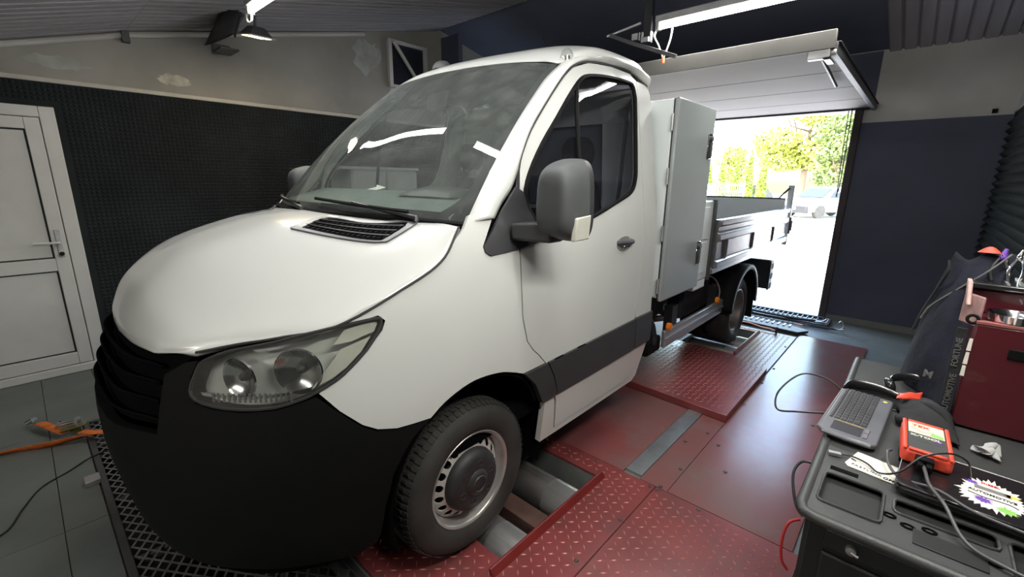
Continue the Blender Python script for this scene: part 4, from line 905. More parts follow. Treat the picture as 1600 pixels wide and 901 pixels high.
# wheels ------------------------------------------------------------
def wheel(name,cx,cy,front=True,side=1,dual=False):
    W=bpy.data.objects.new(name,None); link(W,T); W.location=(side*cx,cy,.35)
    # profile with x outward, origin at the rim lip plane
    k=1
    tp=[(.216,-.012),(.225,.004),(.25,.014),(.285,.018),(.315,.010),(.332,-.006),(.341,-.02),(.345,-.045),(.346,-.10),(.345,-.155),(.341,-.18),(.332,-.194),(.315,-.21),(.285,-.218),(.25,-.214),(.225,-.204),(.216,-.19)]
    ty=MB().lathe(tp,72).build('tyre',M_rub,W,smooth=50,mirror=side<0)
    b=MB()
    for i in range(72):
        a=2*PI*i/72; da=.020
        for (x0,x1,sk) in ((-.03,-.062,.01),(-.14,-.172,-.01)):
            vs=[]
            for (aa,x) in ((a,x0),(a+da*1.6,x0),(a+da*1.6+sk,x1),(a+sk,x1)):
                for r in (.343,.3495): vs.append((x,r*math.cos(aa),r*math.sin(aa)))
            b.add(vs,[(1,3,5,7),(0,1,7,6),(0,2,3,1),(2,4,5,3),(4,6,7,5)])
        for x in (-.072,-.1,-.128):
            vs=[]
            for (aa,xx) in ((a,x+.010),(a+2*PI/72*.92,x+.010),(a+2*PI/72*.92,x-.010),(a,x-.010)):
                for r in (.345,.3495): vs.append((xx,r*math.cos(aa),r*math.sin(aa)))
            b.add(vs,[(1,3,5,7),(0,1,7,6),(0,2,3,1),(2,4,5,3),(4,6,7,5)])
        # shoulder sipes
        vs=[]
        for (aa,x) in ((a,-.004),(a+.05,-.004),(a+.05,-.03),(a,-.03)):
            for r in ((.334 if x>-.01 else .3435),(.3375 if x>-.01 else .3465)): vs.append((x,r*math.cos(aa),r*math.sin(aa)))
        b.add(vs,[(1,3,5,7),(0,1,7,6),(0,2,3,1),(2,4,5,3),(4,6,7,5)])
    o=b.build('tyre_tread',M_rub,ty,smooth=0,mirror=side<0,recalc=False); o['kind']='stuff'
    if front:
        rim=MB().lathe([(.218,-.008),(.222,.0),(.219,.003),(.211,.000),(.205,-.010),(.203,-.03),(.196,-.038),(.193,-.06),(.19,-.19),(.212,-.20)],60).build('rim',M_steel if 1 else 0,W,smooth=50,mirror=side<0)
        # dished ring with round hand-holes
        def ring(a,r): t=(r-.137)/(.192-.137); return (-.050+.034*(1-t)+.008*math.sin(PI*t),r*math.cos(a/.16),r*math.sin(a/.16))
        L=2*PI*.16; NH=20
        holes=[[( (i+.5)*L/NH+.0165*math.cos(q),.1655+.0172*math.sin(q)) for q in [2*PI*j/12 for j in range(12)]] for i in range(NH)]
        panel('rim_disc',ring,[(0,.136),(L,.136),(L,.192),(0,.192)],M_disc,rim,holes=holes,step=.02,off=0,th=.005,side=side,flip=True)
        cap=MB().lathe([(.140,-.045),(.143,-.018),(.139,.004),(.126,.022),(.100,.030),(.060,.032),(.052,.040),(.036,.046),(.0,.047)],40).build('hub_cap',M_cap,W,smooth=40,mirror=side<0)
        for i in range(6):
            a=2*PI*i/6+.3; M=Matrix.Translation((.026,.085*math.cos(a),.085*math.sin(a)))
            MB().lathe([(.017,-.003),(.016,.006),(.012,.007),(.010,-.001),(0,-.001)],12,M).build('wheel_bolt',M_trim,cap,mirror=side<0)
        MB().lathe([(.030,.046),(.034,.050),(.038,.045)],24).build('cap_ring',M_trim,cap,smooth=50,mirror=side<0)
        MB().lathe([(.0,-.10),(.185,-.10)],30).build('brake_disc',M_dark,W,mirror=side<0)
    else:
        rim=MB().lathe([(.218,-.008),(.222,.0),(.219,.003),(.211,.000),(.205,-.012),(.200,-.04),(.196,-.06),(.19,-.12),(.165,-.150),(.10,-.155),(.095,-.10),(.085,-.085),(.0,-.085)],48).build('rim',M_rimd,W,smooth=50,mirror=side<0)
        MB().lathe([(.2235,-.004),(.2235,.002),(.217,.006),(.209,.002)],48).build('rim_lip',M_steel,rim,smooth=60,mirror=side<0)
        for i in range(6):
            a=2*PI*i/6; MB().lathe([(.012,-.15),(.012,-.13),(0,-.128)],8,Matrix.Translation((0,.125*math.cos(a),.125*math.sin(a)))).build('wheel_nut',M_galv,rim,mirror=side<0)
        if dual: MB().lathe([(r,x-.25) for r,x in tp],48).build('inner_tyre',M_rub,W,smooth=50,mirror=side<0)
    return W
wheel('wheel',.945,0,True,1); wheel('wheel',.945,0,True,-1)
wheel('wheel',.965,3.665,False,1,True); wheel('wheel',.965,3.665,False,-1,True)
# chassis
CH=MB().box(.36,.44,-.6,5.0,.52,.70).box(-.44,-.36,-.6,5.0,.52,.70)
for y in (1.7,2.6,3.4,4.4): CH.box(-.36,.36,y,y+.08,.55,.68)
CH.build('chassis_frame',M_chas,T,bevel=.006)
MB().box(-.7,.7,-.75,1.3,.26,.50).build('underbody',M_dark,T)
MB().cyl((-.8,3.665,.35),(.8,3.665,.35),.055,12).lathe([(0,-.14),(.13,-.1),(.16,0),(.13,.1),(0,.14)],16,Matrix.Translation((0,3.665,.35))).build('rear_axle',M_chas,T)
MB().box(.46,.86,2.45,3.1,.50,.80).build('fuel_tank',M_chas,T,bevel=.03)
MB().box(.46,.80,1.75,2.3,.60,.78).build('battery_tray',M_chas,T,bevel=.01)
MB().box(.50,.70,1.95,2.12,.56,.62).cyl((.62,2.1,.72),(.80,2.25,.64),.03,10).build('reservoir',M_box,T,bevel=.006)
MB().tube(curvepts([(.62,1.66,.70),(.80,1.70,.72),(.90,1.76,.66),(.92,1.80,.55),(.92,1.80,.48)]),.024,10).build('filler_hose',M_chas,T,smooth=60)
MB().tube(curvepts([(.80,2.75,.86),(.92,2.95,.80),(.96,3.05,.68),(.95,3.08,.56)]),.006,6).build('brake_line',M_galv,T)
MB().tube(curvepts([(.3,2.0,.5),(.6,2.4,.46),(.8,2.6,.5)]),.03,8).build('exhaust_pipe',M_rimd,T)
sb_=MB().hexa([(.925,1.93,.42),(.955,1.93,.42),(.955,3.22,.42),(.925,3.22,.42)],[(.925,1.93,.55),(.955,1.93,.55),(.955,3.22,.55),(.925,3.22,.55)]).build('side_guard_rail',M_alu,T,bevel=.006)
MB().box(.955,.962,1.93,3.22,.475,.495).build('rail_rib',M_alu,sb_)
for y in (1.99,3.05): MB().cyl((.94,y,.575),(.968,y,.575),.028,14).build('amber_reflector',M_amber,sb_)
MB().box(.80,.93,1.70,1.93,.40,.52).build('guard_bracket',M_blk,T,bevel=.02)
MB().box(.86,.925,3.05,3.15,.42,.70).build('guard_stay',M_chas,T); MB().box(.86,.925,2.1,2.2,.42,.70).build('guard_stay',M_chas,T)
# rear mudguards
for sd_ in SIDES:
    b=MB().grid(lambda u,v:(lambda a:(.70+.33*v,3.70+(.44+.004*v)*math.cos(a)*1.0,.41+.42*math.sin(a)))(PI*(1.0-u*1.03)),26,3); o=b.build('mudguard',M_blk,T,mirror=sd_<0); md=o.modifiers.new('t','SOLIDIFY'); md.thickness=.01
    b=MB().grid(lambda u,v:(lambda a:(1.03,3.70+(.44-.05*v)*math.cos(a),.41+(.42-.05*v)*math.sin(a)))(PI*(1.0-u*1.03)),26,1); o=b.build('mudguard_lip',M_trim,T,mirror=sd_<0); md=o.modifiers.new('t','SOLIDIFY'); md.thickness=.012
    b=MB().box(.70,1.0,4.13,4.15,.18,.42); b.build('mud_flap',M_blk,T,mirror=sd_<0)
    # lamp carrier
    b=MB().box(.58,.96,4.93,5.01,.35,.71).box(.955,.975,4.86,5.01,.35,.71); tl=b.build('tail_lamp_carrier',M_chas,T,bevel=.02,mirror=sd_<0)
    for z in (.40,.52,.64): MB().box(.968,.98,4.9,5.005,z-.035,z+.035).build('carrier_rib',M_blk,tl,bevel=.01,mirror=sd_<0)
    MB().box(.62,.93,5.01,5.03,.42,.56).build('tail_lamp',M_redink,tl,bevel=.006,mirror=sd_<0)
# tool box behind the cab (cabinet with a big side lid)
TB=MB().box(-.98,.985,1.655,2.265,.86,2.12).build('tool_box',M_box,T,bevel=.012)
MB().hexa([(.992,1.638,.845),(1.022,1.638,.845),(1.022,2.285,.845),(.992,2.285,.845)],[(.992,1.638,2.125),(1.022,1.638,2.125),(1.022,2.285,2.125),(.992,2.285,2.125)]).build('box_lid',M_boxl,TB,bevel=.010)
MB().box(.984,.993,1.650,2.27,.852,2.118).build('lid_seal',M_gask,TB)
for z in (.95,1.30,1.66,1.98): MB().cyl((.992,1.632,z-.05),(.992,1.632,z+.05),.009,8).build('lid_hinge',M_galv,TB)
for z in (1.87,1.115):
    L_=MB().box(1.022,1.030,2.175,2.245,z-.085,z+.085).build('latch_plate',M_chrome,TB,bevel=.005)
    MB().cyl((1.028,2.21,z+.05),(1.045,2.21,z+.05),.020,14).box(1.03,1.044,2.195,2.225,z-.07,z+.03).build('latch_handle',M_greyd,TB,bevel=.003)
# front board of the tipper body
HBD=MB().box(-.97,.975,2.30,2.60,.86,1.485).build('headboard',M_box,T,bevel=.010)
MB().box(.975,.981,2.34,2.52,.92,1.17).box(.975,.981,2.34,2.52,1.19,1.44).build('headboard_panel',M_box,HBD,bevel=.004)
MB().box(.955,.99,2.60,2.645,.84,1.49).build('headboard_edge',M_mir,HBD,bevel=.005)
MB().box(.84,.97,2.36,2.6,.78,.86).build('headboard_foot',M_box,HBD,bevel=.008)
# tipper bed, drop sides
MB().box(-.99,.99,2.65,5.17,.88,.94).build('tipper_floor',M_boxl,T,bevel=.004)
M_side=mat('dropside_alu',(.30,.29,.30),.25,.75,.1,5,stretch=(1,.3,4))
for sd_ in SIDES:
    DSd=MB()
    prof=[(.975,.935),(1.035,.935),(1.035,.985),(1.012,1.0),(1.012,1.15),(1.035,1.165),(1.035,1.215),(1.012,1.23),(1.012,1.275),(1.035,1.285),(1.035,1.33),(.975,1.33)]
    n=len(prof); DSd.add([(x,2.66,z) for x,z in prof]+[(x,5.13,z) for x,z in prof],[tuple(range(n)),tuple(range(2*n-1,n-1,-1))]+[(i,n+i,n+(i+1)%n,(i+1)%n) for i in range(n)])
    q=DSd.build('drop_side',M_side,T,bevel=.004,mirror=sd_<0)
    for y in (2.9,3.7,4.5): MB().box(1.012,1.028,y,y+.03,1.0,1.15).build('side_rib',M_side,q,mirror=sd_<0)
    MB().box(.94,1.0,2.66,5.13,.88,.93).build('bed_rail',M_side,T,bevel=.004,mirror=sd_<0)
    MB().box(.965,1.03,5.20,5.26,.88,1.60).build('corner_post',M_galv,T,bevel=.006,mirror=sd_<0)
    MB().box(1.03,1.05,5.18,5.24,1.02,1.22).cyl((1.05,5.21,1.06),(1.05,5.21,1.18),.014,8).build('side_latch',M_greyd,T,bevel=.004,mirror=sd_<0)
    MB().tube([(.99,5.16,1.57),(.86,5.17,1.42)],.012,6).build('post_brace',M_greyd,T,mirror=sd_<0)
TGT=MB().box(-.96,.96,5.135,5.165,.94,1.44).build('tailgate',M_tg,T,bevel=.004)
MB().box(-.96,.96,5.125,5.17,1.435,1.452).build('tailgate_rail',M_greyd,TGT,bevel=.003)
# ------------------------------------------------------------------ tool trolley and what lies on it
ZT=.95
ct=thing('tool_trolley','black plastic tool trolley with moulded trays in its top at the right','trolley',(0,0,0))
cx0,cx1,cy0,cy1=2.118,2.66,-.125,1.02
trays=[(2.140,2.250,-.065,.065),(2.268,2.425,.0,.055),(2.44,2.60,-.08,.05)]
slot=(2.30,2.40,-.075,-.03)
b=MB()
for a,c,d,e in rects_minus(cx0,cx1,cy0,cy1,trays+[(2.145,2.2,.085,.105)]): b.box(a,c,d,e,ZT-.012,ZT)
top=b.build('trolley_top',M_cart,ct,weld=True,smooth=0)
b=MB()
for (x0,x1,y0,y1) in trays:
    b.box(x0-.006,x1+.006,y0-.006,y1+.006,ZT-.056,ZT-.05); b.box(x0-.006,x0,y0,y1,ZT-.05,ZT-.002).box(x1,x1+.006,y0,y1,ZT-.05,ZT-.002).box(x0-.006,x1+.006,y0-.006,y0,ZT-.05,ZT-.002).box(x0-.006,x1+.006,y1,y1+.006,ZT-.05,ZT-.002)
b.box(2.140,2.205,.08,.11,ZT-.03,ZT-.024)
b.build('tray_well',M_cart,top,bevel=.002)
for (x0,x1,y0,y1) in trays:
    P=[(x0+.012,y0),(x1-.012,y0),(x1-.003,y0+.004),(x1,y0+.012),(x1,y1-.012),(x1-.004,y1-.003),(x1-.012,y1),(x0+.012,y1),(x0+.003,y1-.004),(x0,y1-.012),(x0,y0+.012),(x0+.004,y0+.003)]
    MB().tube([(x,y,ZT+.001) for x,y in P+P[:1]],.0035,6,False).build('tray_rim',M_cart,top,smooth=60)
MB().box(2.30,2.405,-.085,-.035,ZT,ZT+.003).build('label_recess',M_cartb,top,bevel=.001)
for x,y in ((2.262,-.02),(2.292,-.035),(2.325,-.022),(2.415,-.045)):
    MB().lathe([(.012,.0),(.0125,.0025),(.008,.003),(.007,-.002),(0,-.002)],16,Matrix.Translation((x,y,ZT))@Matrix.Diagonal((1,.7,1,1)),axis='z').build('screwdriver_hole',M_dark,top)
P=[(cx0,cy1),(cx0,cy0+.03),(cx0+.008,cy0+.008),(cx0+.03,cy0),(cx1,cy0)]
MB().tube([(x,y,ZT-.006) for x,y in P],.012,8).build('top_edge',M_cart,top,smooth=60)
MB().box(cx0+.012,cx1,cy0+.012,cy1,.12,ZT-.012).build('trolley_body',M_cartb,ct,bevel=.01)
for z in (.30,.50,.70): MB().box(cx0+.05,cx1,cy0+.004,cy0+.013,z,z+.17).build('trolley_drawer',M_cartb,ct,bevel=.006)
MB().box(cx0+.05,cx1,cy0+.002,cy0+.013,.885,.93).build('trolley_drawer',M_cartb,ct,bevel=.004)
MB().lathe([(0,.012),(.009,.010),(.011,0)],12,frame((2.215,cy0+.004,.905),(0,-1,0),(0,0,1))).tube([(2.215,cy0-.008,.905),(2.228,cy0-.010,.903)],.003,6).build('trolley_lock',M_galv,ct)
for x in (cx0+.06,cx1-.06):
    for y in (cy0+.07,cy1-.07): MB().cyl((x-.015,y,.055),(x+.015,y,.055),.055,16).box(x-.02,x+.02,y-.02,y+.02,.09,.12).build('castor',M_chas,ct)
# keyboard with touch pad
kb=thing('wireless_keyboard','grey compact keyboard with a touch pad lying at the trolley edge','keyboard',(0,0,0))
Kx,Ky,Kz=2.098,.175,ZT+.018
MK=frame((Kx,Ky,Kz),(.045,1,.03),(-1,.02,-.0))  # ex along length (+y), ey toward -x
MK=frame((2.221,.232,ZT+.0235),(.06,1,.0),(-1,.06,.02))@Matrix.Diagonal((1,.93,1,1))
# local: u along length 0..0.354 (from touch-pad end to far end), v across 0..0.139 (palm edge -> top edge)
def kbp(pts,z0,z1): return MB().prism(pts,z0,z1,MK)
L_,W_=.350,.139
kbp([(0.012,0),(L_-.01,0),(L_,.01),(L_,W_-.01),(L_-.01,W_),(0.012,W_),(0,W_-.012),(-.004,W_/2),(0,.012)],-.014,0).build('keyboard_case',M_kb,kb,bevel=.004)
MB().tube([MK@Vector(p) for p in ((.01,W_,-.004),(L_-.01,W_,-.004))],.004,6).tube([MK@Vector(p) for p in ((0,.012,-.006),(-.004,W_/2,-.006),(0,W_-.012,-.006))],.004,6).build('case_edge',M_kb2,kb,smooth=60)
key=None
def mkkey(u0,u1,v0,v1):
    global key
    z1=.004; e=.0014
    o=MB().hexa([MK@Vector((u0,v0,0)),MK@Vector((u1,v0,0)),MK@Vector((u1,v1,0)),MK@Vector((u0,v1,0))],[MK@Vector((u0+e,v0+e,z1)),MK@Vector((u1-e,v0+e,z1)),MK@Vector((u1-e,v1-e,z1)),MK@Vector((u0+e,v1-e,z1))]).build('key',M_key,kb,smooth=0); return o
v=.040
rows=[(.0150,15),(.0150,14),(.0150,14),(.0150,14),(.0150,13)]
U0,U1=.092,.343
for r in range(5):
    n=[10,13,13,14,14][r]; v0=.036+r*.0165; w=(U1-U0)/n; skipn=0
    if r==0:
        xs_=[0,.022,.044,.066,.088,.175,.195,.215,.232,.251]
        for a,c in zip(xs_,xs_[1:]): mkkey(U0+a,U0+c-.0016,v0,v0+.0148)
    else:
        off=[0,.012,.006,.003,0][r]
        mkkey(U0,U0+w+off-.0016,v0,v0+.0148)
        for i in range(1,n-1): mkkey(U0+off+i*w,U0+off+(i+1)*w-.0016,v0,v0+.0148)
        mkkey(U0+off+(n-1)*w,U1,v0,v0+.0148)
for i in range(16): mkkey(U0+i*(U1-U0)/16,U0+(i+1)*(U1-U0)/16-.0018,.120,.1285)
MB().hexa([MK@Vector(p) for p in ((.022,.040,0),(.080,.040,0),(.080,.112,0),(.022,.112,0))],[MK@Vector(p) for p in ((.022,.040,.0008),(.080,.040,.0008),(.080,.112,.0008),(.022,.112,.0008))]).build('touch_pad',mat('pad_dark',(.05,.05,.06),.25),kb,smooth=0)
for u0,u1 in ((.022,.049),(.053,.080)): MB().hexa([MK@Vector(p) for p in ((u0,.024,0),(u1,.024,0),(u1,.037,0),(u0,.037,0))],[MK@Vector(p) for p in ((u0,.026,.003),(u1,.026,.003),(u1,.035,.003),(u0,.035,.003))]).build('touch_button',M_kb2,kb)
MB().lathe([(.006,.0),(.006,.001),(0,.001)],16,MK@Matrix.Translation((.322,.020,0)),axis='z').build('yellow_button',M_yel,kb)
MB().tube([MK@Vector(p) for p in ((.083,.042,.0005),(.083,.112,.0005))],.0008,4).build('pad_line',M_yel,kb)
# black lid / tray edge behind the keyboard, headphones, bag
tl=thing('black_tray_lid','thin curved black tray lid sticking up behind the far end of the keyboard','tray',(0,0,0))
b=MB().grid(lambda u,v:(crv([(2.108,.62,.0),(2.13,.66,0),(2.20,.665,0),(2.265,.63,0)],u*3)[0],crv([(2.108,.60,.0),(2.12,.655,0),(2.20,.67,0),(2.265,.66,0)],u*3)[1],ZT+.002+.035*v*(math.sin(PI*(.12+.8*u))**.5)),16,2); o=b.build('tray_wall',M_nb,tl); md=o.modifiers.new('t','SOLIDIFY'); md.thickness=.004
MB().box(2.118,2.262,.56,.66,ZT,ZT+.006).build('tray_base',M_nb,tl,bevel=.003)
hp=thing('headphones','black headband of headphones lying behind the keyboard','headphones',(0,0,0))
MB().grid(lambda u,v:(lambda a,c:(2.285+(.062+.006*math.cos(c))*math.cos(a),.70+(.055+.006*math.cos(c))*math.sin(a)*.9,ZT+.045+.014*math.sin(c)+.012*math.sin(a)))(-.2+u*(PI*1.15),v*2*PI),26,8).build('headband',M_nb,hp,smooth=60)
for a in (-.25,PI+.1):
    MB().lathe([(0,.012),(.02,.012),(.027,.006),(.027,-.006),(.02,-.012),(0,-.012)],18,frame((2.285+.062*math.cos(a),.70+.052*math.sin(a),ZT+.03),(.9,.3,.2),(0,0,1))).build('ear_cup',M_nb,hp,smooth=50)
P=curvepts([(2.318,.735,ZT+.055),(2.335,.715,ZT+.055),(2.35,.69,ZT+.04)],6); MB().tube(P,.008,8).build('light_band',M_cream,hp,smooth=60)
rg2=thing('red_pliers_grip','small red and grey strap clip lying beside the headphones','clip',(0,0,0))
MB().tube(curvepts([(2.335,.69,ZT+.022),(2.36,.68,ZT+.025),(2.385,.665,ZT+.022)]),.012,8).build('grip',M_dev,rg2,smooth=60)
MB().tube(curvepts([(2.345,.665,ZT+.032),(2.36,.65,ZT+.036),(2.38,.668,ZT+.036),(2.372,.69,ZT+.036)]),.004,6).build('wire_loop',M_galv,rg2)
# bag (crumpled cloth) beside keyboard
def blob(fn,nu,nv,name,mt,parent,amp=.01,seed=1,sol=.002):
    rnd=random.Random(seed); ph=[(rnd.uniform(8,40),rnd.uniform(8,40),rnd.uniform(0,6),rnd.uniform(.3,1)) for _ in range(9)]
    def g(u,v):
        p=Vector(fn(u,v)); d=sum(k[3]*math.sin(k[0]*p.x*2+k[1]*p.y*2+p.z*(k[0]+k[1])+k[2]) for k in ph)*amp/3; return (p.x+d*.4,p.y+d*.4,p.z+abs(d))
    o=MB().grid(g,nu,nv).build(name,mt,parent,smooth=70)
    if sol: md=o.modifiers.new('t','SOLIDIFY'); md.thickness=sol
    return o
bg_=thing('black_cloth_bag','crumpled black cloth bag lying between the keyboard and the tool chest','bag',(0,0,0))
blob(lambda u,v:(2.255+.125*u,.46+.24*v-.05*u,ZT+.004+.040*(math.sin(PI*u)*math.sin(PI*v))**.6),26,26,'bag_cloth',M_bag,bg_,.02,3)
blob(lambda u,v:(2.246+.055*u,.565+.05*v+.05*u,ZT+.040+.012*math.sin(PI*u)*math.sin(PI*v)),12,8,'red_tag',M_dev,bg_,.006,5)
# red diagnostic device
dv=thing('diagnostic_scanner','red rubber-cased diagnostic scanner with a label propped on the trolley','scanner',(0,0,0))
Md=frame((2.266,.180,ZT+.071),(1,.03,-.03),(-.13,1,-.01))@Matrix.Scale(.85,4)
def dvb(x0,x1,y0,y1,z0,z1): return MB().box(x0,x1,y0,y1,z0,z1,Md)
W2,L2=.108,.215
MB().prism([(.008,0),(W2-.008,0),(W2,.010),(W2,L2-.012),(W2-.012,L2),(.012,L2),(0,L2-.012),(0,.010)],-.042,-.004,Md).build('device_case',M_dev,dv,bevel=.006)
b=MB(); 
for (a,c,d,e) in ((0,.012,.0,L2),(W2-.012,W2,.0,L2),(.012,W2-.012,0,.014),(.012,W2-.012,L2-.012,L2)): b.box(a+.001,c-.001,d+.001,e-.001,-.006,.003,Md)
b.build('rubber_frame',M_dev,dv,bevel=.003)
dvb(.012,W2-.012,.014,L2-.012,-.004,-.001).build('device_panel',M_scr,dv)
dvb(.014,W2-.014,.125,L2-.014,-.001,.0002).build('device_label',M_cream,dv)
Mt=Md@Matrix.Translation((.042,.178,.0006)); text('label_text','TEX',.022,M_redink,Mt,dv,bold=True)
Mt=Md@Matrix.Translation((.052,.108,-.0004)); text('device_text','X-TOOL',.018,M_wtext,Mt,dv,bold=True)
MB().prism([(.060,.130),(.090,.128),(.092,.145),(.070,.152)],.0003,.0007,Md).build('green_mark',M_green,dv)
MB().tube([Md@Vector(p) for p in curvepts([(.02,.16,.0004),(.045,.142,.0004),(.07,.15,.0004),(.055,.165,.0004)])],.0006,4).build('label_swirl',M_gtext,dv)
MB().prism([(.068,.094),(.088,.092),(.080,.101)],-.0009,.0002,Md).build('blue_mark',M_purp,dv)
MB().tube([Md@Vector(p) for p in curvepts([(.02,.085,-.0006),(.05,.075,-.0006),(.09,.078,-.0006)])],.0006,4).build('panel_line',M_gtext,dv)
MB().box(.030,.068,-.028,.0,-.036,-.008,Md).box(.034,.046,-.05,-.028,-.03,-.014,Md).box(.052,.064,-.05,-.028,-.03,-.014,Md).build('plug',M_blk,dv,bevel=.002)
MB().box(.005,.03,.06,.14,-.075,-.043,Md).build('rear_stand',M_blk,dv)
# sticker sheet
ss=thing('sticker_sheet','cream sticker sheet with faded print under the cables on the trolley','sticker',(0,0,0))
Msx=frame((2.188,.215,ZT+.003),(.93,-.18,0),(.0,1,0))
MB().prism([(0,0),(.135,0),(.135,-.03),(.095,-.045),(.095,-.085),(.005,-.09),(-.004,-.08)],-.002,0,Msx).build('sheet',M_pap,ss)
text('sheet_text','FASTLINK',.013,M_gtext,Msx@Matrix.Translation((.038,-.074,.0005)),ss,spacing=1.1); text('sheet_text','GM',.014,M_ink,Msx@Matrix.Translation((.082,-.077,.0005)),ss,bold=True)
MB().prism([(.0,-.045),(.012,-.052),(.012,-.056),(.0,-.052)],0,.0006,Msx).build('ink_mark',M_ink,ss)
MB().prism([(.10,-.07),(.16,-.075),(.16,-.087),(.10,-.082)],-.002,.0,Msx).build('sheet_strip',M_pap,ss)
# closed black laptop with the splatter sticker
lp=thing('laptop','closed black laptop with a white, purple and green splatter sticker on its lid','laptop',(0,0,0))
Ml=frame((2.262,.075,ZT+.010),(1,-.06,0),(.06,1,0))
def lpb(x0,x1,y0,y1,z0,z1): return MB().box(x0,x1,y0,y1,z0,z1,Ml)
rrp=lambda x0,x1,y0,y1,r:[(x0+r,y0),(x1-r,y0),(x1-.3*r,y0+.3*r),(x1,y0+r),(x1,y1-r),(x1-.3*r,y1-.3*r),(x1-r,y1),(x0+r,y1),(x0+.3*r,y1-.3*r),(x0,y1-r),(x0,y0+r),(x0+.3*r,y0+.3*r)]
MB().prism(rrp(0,.217,0,.205,.014),0,.012,Ml).build('laptop_base',M_nb,lp,bevel=.002)
MB().prism(rrp(0,.217,0,.205,.014),.014,.021,Ml).build('laptop_lid',M_nb,lp,bevel=.002)
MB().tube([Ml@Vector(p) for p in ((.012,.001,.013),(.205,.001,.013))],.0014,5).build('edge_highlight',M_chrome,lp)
MB().tube([Ml@Vector(p) for p in ((.075,.203,.019),(.198,.203,.019),(.209,.199,.019),(.215,.187,.019))],.0030,6).build('hinge_trim',M_galv,lp,smooth=60)
rnd=random.Random(4); P=[]
n=64
for i in range(n):
    a=2*PI*i/n; r=1+(rnd.uniform(.02,.30) if i%2 else rnd.uniform(-.12,.02)); P.append((.152+.046*r*math.cos(a)*(1-.1*math.sin(a)),.088+.060*r*math.sin(a)))
stk=MB().prism(P,.0212,.0220,Ml).build('splatter_sticker',M_pap,lp)
def splat(cx,cy,r,mt,seed,n=26):
    q=random.Random(seed); P=[(cx+r*(1+(q.uniform(.1,.7) if i%2 else q.uniform(-.4,-.1)))*math.cos(2*PI*i/n),cy+.8*r*(1+(q.uniform(.1,.7) if i%2 else q.uniform(-.4,-.1)))*math.sin(2*PI*i/n)) for i in range(n)]
    MB().prism(P,.0220,.0223,Ml).build('splat_print',mt,stk)
splat(.138,.058,.013,M_purp,1); splat(.172,.043,.014,M_green,2); splat(.122,.125,.009,M_purp,3); splat(.182,.112,.010,M_yel,4)
MB().box(.125,.180,.102,.118,.0220,.0223,Ml).build('grey_band',M_galv,stk)
text('sticker_text','AUTOMOTIVE',.0115,M_ink,Ml@Matrix.Translation((.152,.088,.0226))@Matrix.Rotation(math.radians(-3),4,'Z'),stk,bold=True)
text('sticker_text','DIESEL',.010,M_redink,Ml@Matrix.Translation((.150,.133,.0226)),stk,bold=True)
MB().tube([Ml@Vector(p) for p in curvepts([(.115,.075,.0224),(.14,.070,.0224),(.175,.073,.0224),(.19,.066,.0224)])],.0012,4).build('print_swoosh',M_ink,stk)
# cables on the trolley
def cable(P,r,mt,label,cat='cable'):
    o=MB().tube(curvepts(P,8),r,8).build('cable',mt,smooth=60); return tag(o,label,cat)
cable([(2.250,.25,ZT+.02),(2.243,.21,ZT+.03),(2.250,.16,ZT+.022),(2.275,.115,ZT+.022),(2.33,.08,ZT+.042),(2.385,.045,ZT+.040),(2.46,.03,ZT+.040)],.0034,M_cableg,'grey cable looping from under the keyboard across the sticker sheet')
cable([(2.306,.150,ZT+.052),(2.309,.12,ZT+.055),(2.316,.09,ZT+.046),(2.327,.06,ZT+.044),(2.342,.03,ZT+.040),(2.375,-.03,ZT+.012),(2.43,-.06,ZT+.010),(2.55,-.085,ZT+.008)],.0038,M_cableg,'thick dark cable hanging from the red scanner over the trolley edge')
cable([(2.155,.165,ZT+.006),(2.18,.17,ZT+.008),(2.21,.155,ZT+.010),(2.235,.125,ZT+.012),(2.268,.112,ZT+.038),(2.30,.145,ZT+.075),(2.345,.185,ZT+.085),(2.380,.225,ZT+.06),(2.390,.205,ZT+.036)],.0022,M_cable,'thin black usb cable lying from the trolley corner over the sticker sheet')
o=MB().box(-.004,.022,-.006,.006,-.002,.006,frame((2.136,.155,ZT+.004),(1,.3,0),(0,1,0))).build('usb_plug',M_galv); tag(o,'metal usb plug at the left end of the thin black cable','plug')
cable([(2.110,.60,ZT+.01),(2.06,.62,ZT+.03),(1.99,.60,ZT+.03),(1.945,.52,ZT-.02),(1.96,.44,ZT-.05),(2.02,.42,ZT-.03),(2.095,.43,ZT-.01)],.003,M_cable,'black cable loop sticking out to the left of the keyboard')
cable([(2.115,.10,ZT-.01),(2.085,.105,ZT-.02),(2.075,.08,ZT-.05),(2.095,.04,ZT-.10),(2.115,.03,ZT-.12)],.0035,M_cable,'short black cable loop hanging at the left side of the trolley')
cable([(2.118,-.06,ZT-.07),(2.100,-.075,ZT-.08),(2.094,-.085,ZT-.12),(2.100,-.09,ZT-.17),(2.115,-.09,ZT-.19)],.003,M_redink,'dark red cable loop low at the left side of the trolley')
cable([(2.60,.09,ZT+.035),(2.52,.07,ZT+.036),(2.47,.04,ZT+.036),(2.47,.02,ZT+.036),(2.50,.0,ZT+.03)],.003,M_cable,'black adapter cable at the right edge of the laptop')
# tissue
ts=blob(lambda u,v:(2.412+.036*u+.010*math.sin(9*v),.405+.032*v+.010*math.sin(11*u),ZT+.006+.020*math.sin(PI*u)*math.sin(PI*v)),16,16,'crumpled_tissue',M_tissue,None,.022,9); tag(ts,'crumpled grey paper tissue in front of the red tool chest','tissue')
